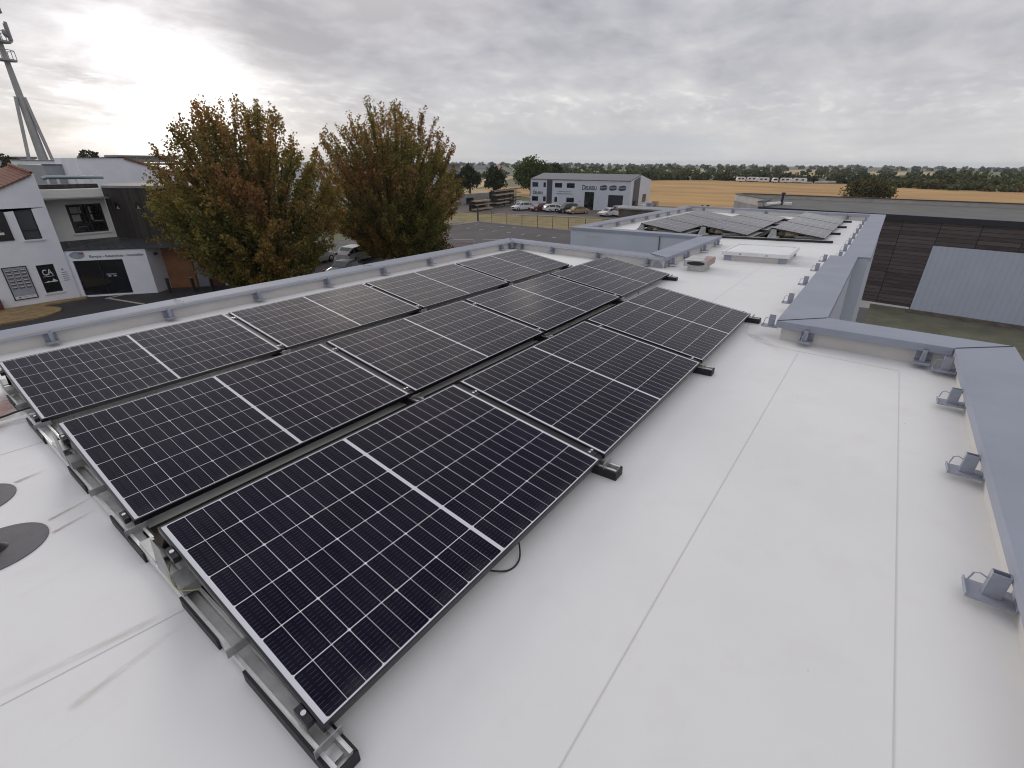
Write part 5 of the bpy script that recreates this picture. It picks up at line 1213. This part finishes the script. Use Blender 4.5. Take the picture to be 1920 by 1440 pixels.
def maple(label, x, y, H, RX, seed, nl=125000):
    rng = np.random.default_rng(seed); t = thing('maple_tree', label, 'tree', at(x, y, G), 'autumn maples between the agency and the car park')
    tr = MB(); tr.tube([(0, 0, 0), (.05, 0, .8), (0, .05, 2.0), (.05, 0, H * .5)], [.34, .28, .22, .10], 9)
    C = []; F = []
    nlimb = 190
    for i in range(nlimb):
        f = (i + .5) / nlimb; az = i * 2.39996 + rng.normal() * .25
        pol = R(6) + R(84) * f ** .85
        # egg-shaped envelope, widest at two fifths of the height
        base = np.array([0, 0, .7 + (1 - f) * 2.2 * rng.random()])
        dirv = np.array([math.sin(pol) * math.cos(az), math.sin(pol) * math.sin(az), math.cos(pol)])
        zc, rz = H * .40, H * .60
        # march to envelope
        l = 0
        while True:
            p = base + dirv * (l + .15); rx_ = RX * (1 if p[2] > zc else .62 + .38 * max(0, p[2]) / zc); e = (p[0] ** 2 + p[1] ** 2) / rx_ ** 2 + ((p[2] - zc) / (rz if p[2] > zc else H * .42)) ** 2
            if e > 1 or l > 14: break
            l += .15
        l *= rng.uniform(.86, 1.03)
        bend = np.array([0, 0, .10 * l])
        pts = [base + dirv * l * s + bend * s * s * (1 if pol > .6 else .2) + rng.normal(size=3) * .08 * s for s in np.linspace(0, 1, 7)]
        tr.tube([tuple(p) for p in pts], [.085 * (1 - .85 * s) + .008 for s in np.linspace(0, 1, 7)], 5)
        ntw = int(5 + l * 2.4)
        for k in range(ntw):
            s = rng.uniform(.22, 1.0) ** .8; q = s * 6; j = min(int(q), 5); b0 = pts[j] + (pts[j + 1] - pts[j]) * (q - j)
            td = dirv * 1.0 + np.array([0, 0, .60]) + rng.normal(size=3) * .28; td /= np.linalg.norm(td)
            tl = rng.uniform(.6, 1.6) * (1.15 - .4 * s)
            n = max(5, int(nl / nlimb / ntw * rng.uniform(.6, 1.5)))
            ss = rng.random(n); P = b0 + td * (ss * tl)[:, None] + rng.normal(size=(n, 3)) * (.13 * (1.15 - .7 * ss))[:, None]
            C.append(P); F.append(np.full(n, s))
    # short leafy shoots filling the crown between the limbs
    for i in range(520):
        v = rng.normal(size=3); v /= np.linalg.norm(v); rr = rng.uniform(.45, .97); zz = zc + v[2] * rr * (rz if v[2] > 0 else H * .40)
        rx_ = RX * (1 if zz > zc else .62 + .38 * max(0, zz) / zc); b0 = np.array([v[0] * rr * rx_, v[1] * rr * rx_, zz]); td = v * .7 + np.array([0, 0, .8]) + rng.normal(size=3) * .25; td /= np.linalg.norm(td)
        n = int(nl * .22 / 520); ss = rng.random(n); C.append(b0 + td * (ss * .9)[:, None] + rng.normal(size=(n, 3)) * .14); F.append(np.full(n, rr))
    C = np.concatenate(C); F = np.concatenate(F); ok = C[:, 2] > .35; C, F = C[ok], F[ok]
    hgt = C[:, 2] / H * .95; rad = np.hypot(C[:, 0], C[:, 1]) / RX
    # autumn colour turns from the shoot tips; patches by slow waves
    pat = np.sin(C[:, 0] * .9 + seed) + np.sin(C[:, 1] * 1.1 + 2 * seed) + np.sin(C[:, 2] * 1.3 + C[:, 0] * .5)
    w = np.clip(.50 * F + .42 * hgt + .20 * rad + .15 * pat - .50 + rng.normal(size=len(C)) * .2, 0, 1)[:, None]
    red = np.clip(.5 + .3 * np.sin(C[:, 0] * .6 + C[:, 2] * .5 + seed * 1.7) + rng.normal(size=len(C)) * .25, 0, 1)[:, None]
    green = np.array([.185, .185, .048]); orange = np.array([.50, .26, .068]); rd = np.array([.29, .115, .07])
    col = green * (1 - w) + (orange * (1 - red) + rd * red) * w; col *= rng.uniform(.7, 1.35, size=(len(C), 1))
    tr.build('trunk', M['bark'], t, smooth=.8); leaf_mesh('crown', C, rng.uniform(.05, .105, len(C)), col, M['leaf_maple'], t, rng, .75)
maple('tall maple turning red brown in front of the plank walled agency', 16.1, 33.0, 11.5, 5.8, 3)
maple('wider maple turning orange brown right of the gap with the parked cars', 29.0, 34.2, 12.7, 6.2, 11)
def bushy(C0, Rv, n, rng, nclump=None):
    """leaf points on leafy clumps spread through an ellipsoid"""
    nclump = nclump or max(8, n // 60); P = rng.normal(size=(nclump, 3)); P /= np.linalg.norm(P, axis=1)[:, None]; P *= (rng.random(nclump) ** .4)[:, None] * .85
    P = P * Rv; k = rng.integers(0, nclump, n); d = rng.normal(size=(n, 3)); d /= np.linalg.norm(d, axis=1)[:, None]
    cr = rng.uniform(.16, .34, nclump)[k] * np.mean(Rv); return np.asarray(C0) + P[k] + d * cr[:, None] * rng.uniform(.75, 1.05, n)[:, None], k
def tree(name, label, x, y, H, Rd, n, size, col, seed, trunk=.25, cat='tree', group=None, z0=.15, con=False):
    rng = np.random.default_rng(seed); t = thing(name, label, cat, at(x, y, G), group)
    hb = H * z0; C, k = bushy((0, 0, hb + (H - hb) / 2), np.array([Rd, Rd, (H - hb) / 2 * .92]), n, rng)
    if con: f = 1 - .55 * np.clip((C[:, 2] - hb) / (H - hb), 0, 1); C[:, :2] *= f[:, None]
    C[:, 2] = np.maximum(C[:, 2], .08)
    tone = rng.uniform(.65, 1.3, k.max() + 1)[k][:, None] * rng.uniform(.8, 1.2, (n, 1)); c = np.asarray(col) * tone
    tr = MB(); tr.tube([(0, 0, 0), (.05, 0, H * .3), (0, .05, H * .7)], [trunk, trunk * .8, trunk * .3], 8)
    for j in range(7):
        a = j * 2.4; z = H * (.25 + .07 * j); tr.tube([(0, 0, z), (Rd * .6 * math.cos(a), Rd * .6 * math.sin(a), z + H * .16)], [trunk * .5, .03], 5)
    tr.build('trunk', M['bark'], t, smooth=.8); leaf_mesh('crown', C, rng.uniform(.6, 1.3, n) * size, c, M['leaf'], t, rng)
DG, MG, OG = (.048, .060, .026), (.085, .118, .036), (.110, .104, .040)
tree('dark_tree', 'dark round tree behind the yard wall, left of the pole sign', 110, 97, 8.7, 4.3, 5200, .28, DG, 21, .3, group='dark trees behind the lumber racks', con=True)
tree('dark_tree', 'dark round tree behind the long lumber rack', 117, 93.5, 7.8, 4.4, 5200, .28, DG, 22, .3, group='dark trees behind the lumber racks', con=True)
tree('dark_tree', 'smaller dark tree at the corner of the white hall', 99, 92, 7.2, 3.0, 3400, .26, DG, 23, .25, group='dark trees behind the lumber racks')
tree('green_tree', 'large bright green tree at the left end of the workshop', 122, 84, 10.6, 5.6, 8500, .32, MG, 24, .35)
tree('green_tree', 'dark green tree right behind the large bright tree', 150, 95, 8.9, 5.4, 4500, .40, DG, 25, .35)
tree('round_bush', 'large round olive bush in the wheat behind the flat roofed building', 150, 4.2, 5.9, 5.6, 9000, .27, OG, 26, .4, 'bush', z0=.02)
tree('low_bush', 'low dark bush at the near edge of the wheat', 88, 21.5, 1.9, 2.6, 900, .16, DG, 27, .06, 'bush', 'bushes at the near wheat edge', z0=.02)
tree('low_bush', 'twiggy dark bush left of the other bush at the wheat edge', 90, 25.0, 2.4, 1.2, 500, .16, DG, 28, .06, 'bush', 'bushes at the near wheat edge', z0=.02)
tree('orange_bush', 'orange brown bush below the second maple beside the barriers', 34.3, 33.9, 2.3, 1.8, 1600, .10, (.16, .075, .022), 29, .06, 'bush', z0=.02)
tree('hedge_bush', 'green bush under the right side of the second maple', 31.6, 32.6, 2.2, 1.8, 1500, .10, (.075, .10, .02), 30, .06, 'bush', z0=.02)
def pxdir(px): # azimuth of an image column near the horizon
    return math.atan2(886.6, px - 960)
# hedges and woods that read as masses
def wood(name, pts, n_per_m, hgt, dep, leaves, size, col, seed, gaps=()):
    rng = np.random.default_rng(seed); C = []; COLR = []
    for (ax, ay), (bx, by) in zip(pts, pts[1:]):
        L = math.hypot(bx - ax, by - ay); nn = max(1, int(L * n_per_m))
        for i in range(nn):
            s = rng.random(); px_, py_ = ax + (bx - ax) * s, ay + (by - ay) * s; nx, ny = -(by - ay) / L, (bx - ax) / L
            o = rng.uniform(-dep, dep); h = rng.uniform(*hgt) * (.55 if rng.random() < .45 else 1); r = h * rng.uniform(.55, 1.1)
            P, k = bushy((px_ + nx * o, py_ + ny * o, G + h * .42), np.array([r, r, h * .58]), leaves, rng, 14)
            P[:, 2] = np.maximum(P[:, 2], G + .1); C.append(P); v = rng.random(); base = np.asarray(col) * rng.uniform(.6, 1.35) * (np.array([1.25, 1.0, .9]) if v > .8 else 1)
            COLR.append(base * rng.uniform(.65, 1.3, (leaves, 1)))
    C = np.concatenate(C); COLR = np.concatenate(COLR)
    o = leaf_mesh(name, C, rng.uniform(.6, 1.3, len(C)) * size, COLR, M['leaf'], None, rng, .8); tag(o, kind='stuff'); return o
off = [(x + 7 + (5 if 290 < x else 0), y + 3) for x, y in WFAR]
wood('hedgerow', [(258, 140)] + off[:3], .95, (3.0, 6.6), 8, 130, .7, (.110, .128, .055), 40)
wood('hedgerow', off[2:7], 1.0, (2.6, 6.2), 8, 130, .65, (.078, .092, .042), 41)
wood('hedgerow', off[6:], 1.1, (1.8, 4.4), 9, 120, .6, (.125, .128, .056), 42)
wood('hedgerow', [(335, 10), (350, -20), (395, -60)], 1.0, (3.5, 7.0), 18, 120, .8, (.095, .115, .050), 43)
wood('hedgerow', [(360, -8), (340, -24), (308, -40), (300, -60), (300, -90)], .9, (2.2, 4.2), 9, 110, .7, (.110, .125, .052), 53)
wood('hedgerow', [(575, -90), (900, -145)], .2, (5, 8), 12, 90, 1.2, (.09, .11, .05), 54)
wood('hedgerow', [(205, 150), (232, 130), (262, 128)], .5, (3.5, 7.5), 6, 120, .7, (.095, .118, .046), 44)
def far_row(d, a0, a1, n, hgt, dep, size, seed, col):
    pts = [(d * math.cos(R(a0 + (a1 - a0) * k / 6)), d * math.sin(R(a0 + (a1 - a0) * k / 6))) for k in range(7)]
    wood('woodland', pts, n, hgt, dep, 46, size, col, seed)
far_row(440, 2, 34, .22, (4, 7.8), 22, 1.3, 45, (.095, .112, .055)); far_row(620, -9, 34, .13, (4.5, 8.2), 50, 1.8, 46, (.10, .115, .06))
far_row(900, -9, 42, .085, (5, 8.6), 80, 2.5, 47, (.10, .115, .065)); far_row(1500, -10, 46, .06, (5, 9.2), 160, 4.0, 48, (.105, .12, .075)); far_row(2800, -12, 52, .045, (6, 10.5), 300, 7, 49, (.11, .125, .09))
far_row(330, 37, 43, .4, (4, 8), 10, 1.1, 50, (.085, .105, .045)); far_row(420, 44, 60, .3, (6, 10), 20, 1.4, 51, (.088, .105, .05)); far_row(300, 68, 86, .3, (7, 10.4), 14, 1.2, 52, (.085, .092, .044))
for k, (x, y, h, lab) in enumerate(((36.5, 176, 12.0, 'dark crown standing above the low hall right of the mast'), (22.5, 190, 11.0, 'dark rounded crown left of the mast'), (12.4, 210, 11.4, 'broad dark crown at the left edge of the skyline'))):
    tree('skyline_tree', lab, x + 8, y, h, 2.6, 1300, .4, (.05, .055, .024), 60 + k, .3, group='trees on the left skyline')
w = MB().box(60, 76, 205, 216, G, 2.3)
box_building('far_hall', 'pale hall with a shallow roof on the skyline left of the first maple', 'building', [('wall', w, M['render_grey']), ('roof', MB().prism([(59, 204), (77, 204), (77, 217), (59, 217)], 2.301, 2.9), M['field_green'] if False else M['roof_grey'])])

# ================================================================== AIR
def haze():
    o = MB().box(-5200, 5200, -5200, 5200, G - 1.2, 24).build('haze', bpy.data.materials.new('haze')); tag(o, kind='stuff')
    m = o.data.materials[0]; m.use_nodes = True; T = NT(m.node_tree); T.n.clear()
    out = T.node('ShaderNodeOutputMaterial'); v = T.node('ShaderNodeVolumePrincipled')
    T.put(v.inputs['Color'], (.80, .86, .95)); v.inputs['Density'].default_value = .00013; v.inputs['Anisotropy'].default_value = .2
    T.l.new(v.outputs[0], out.inputs['Volume'])
haze()
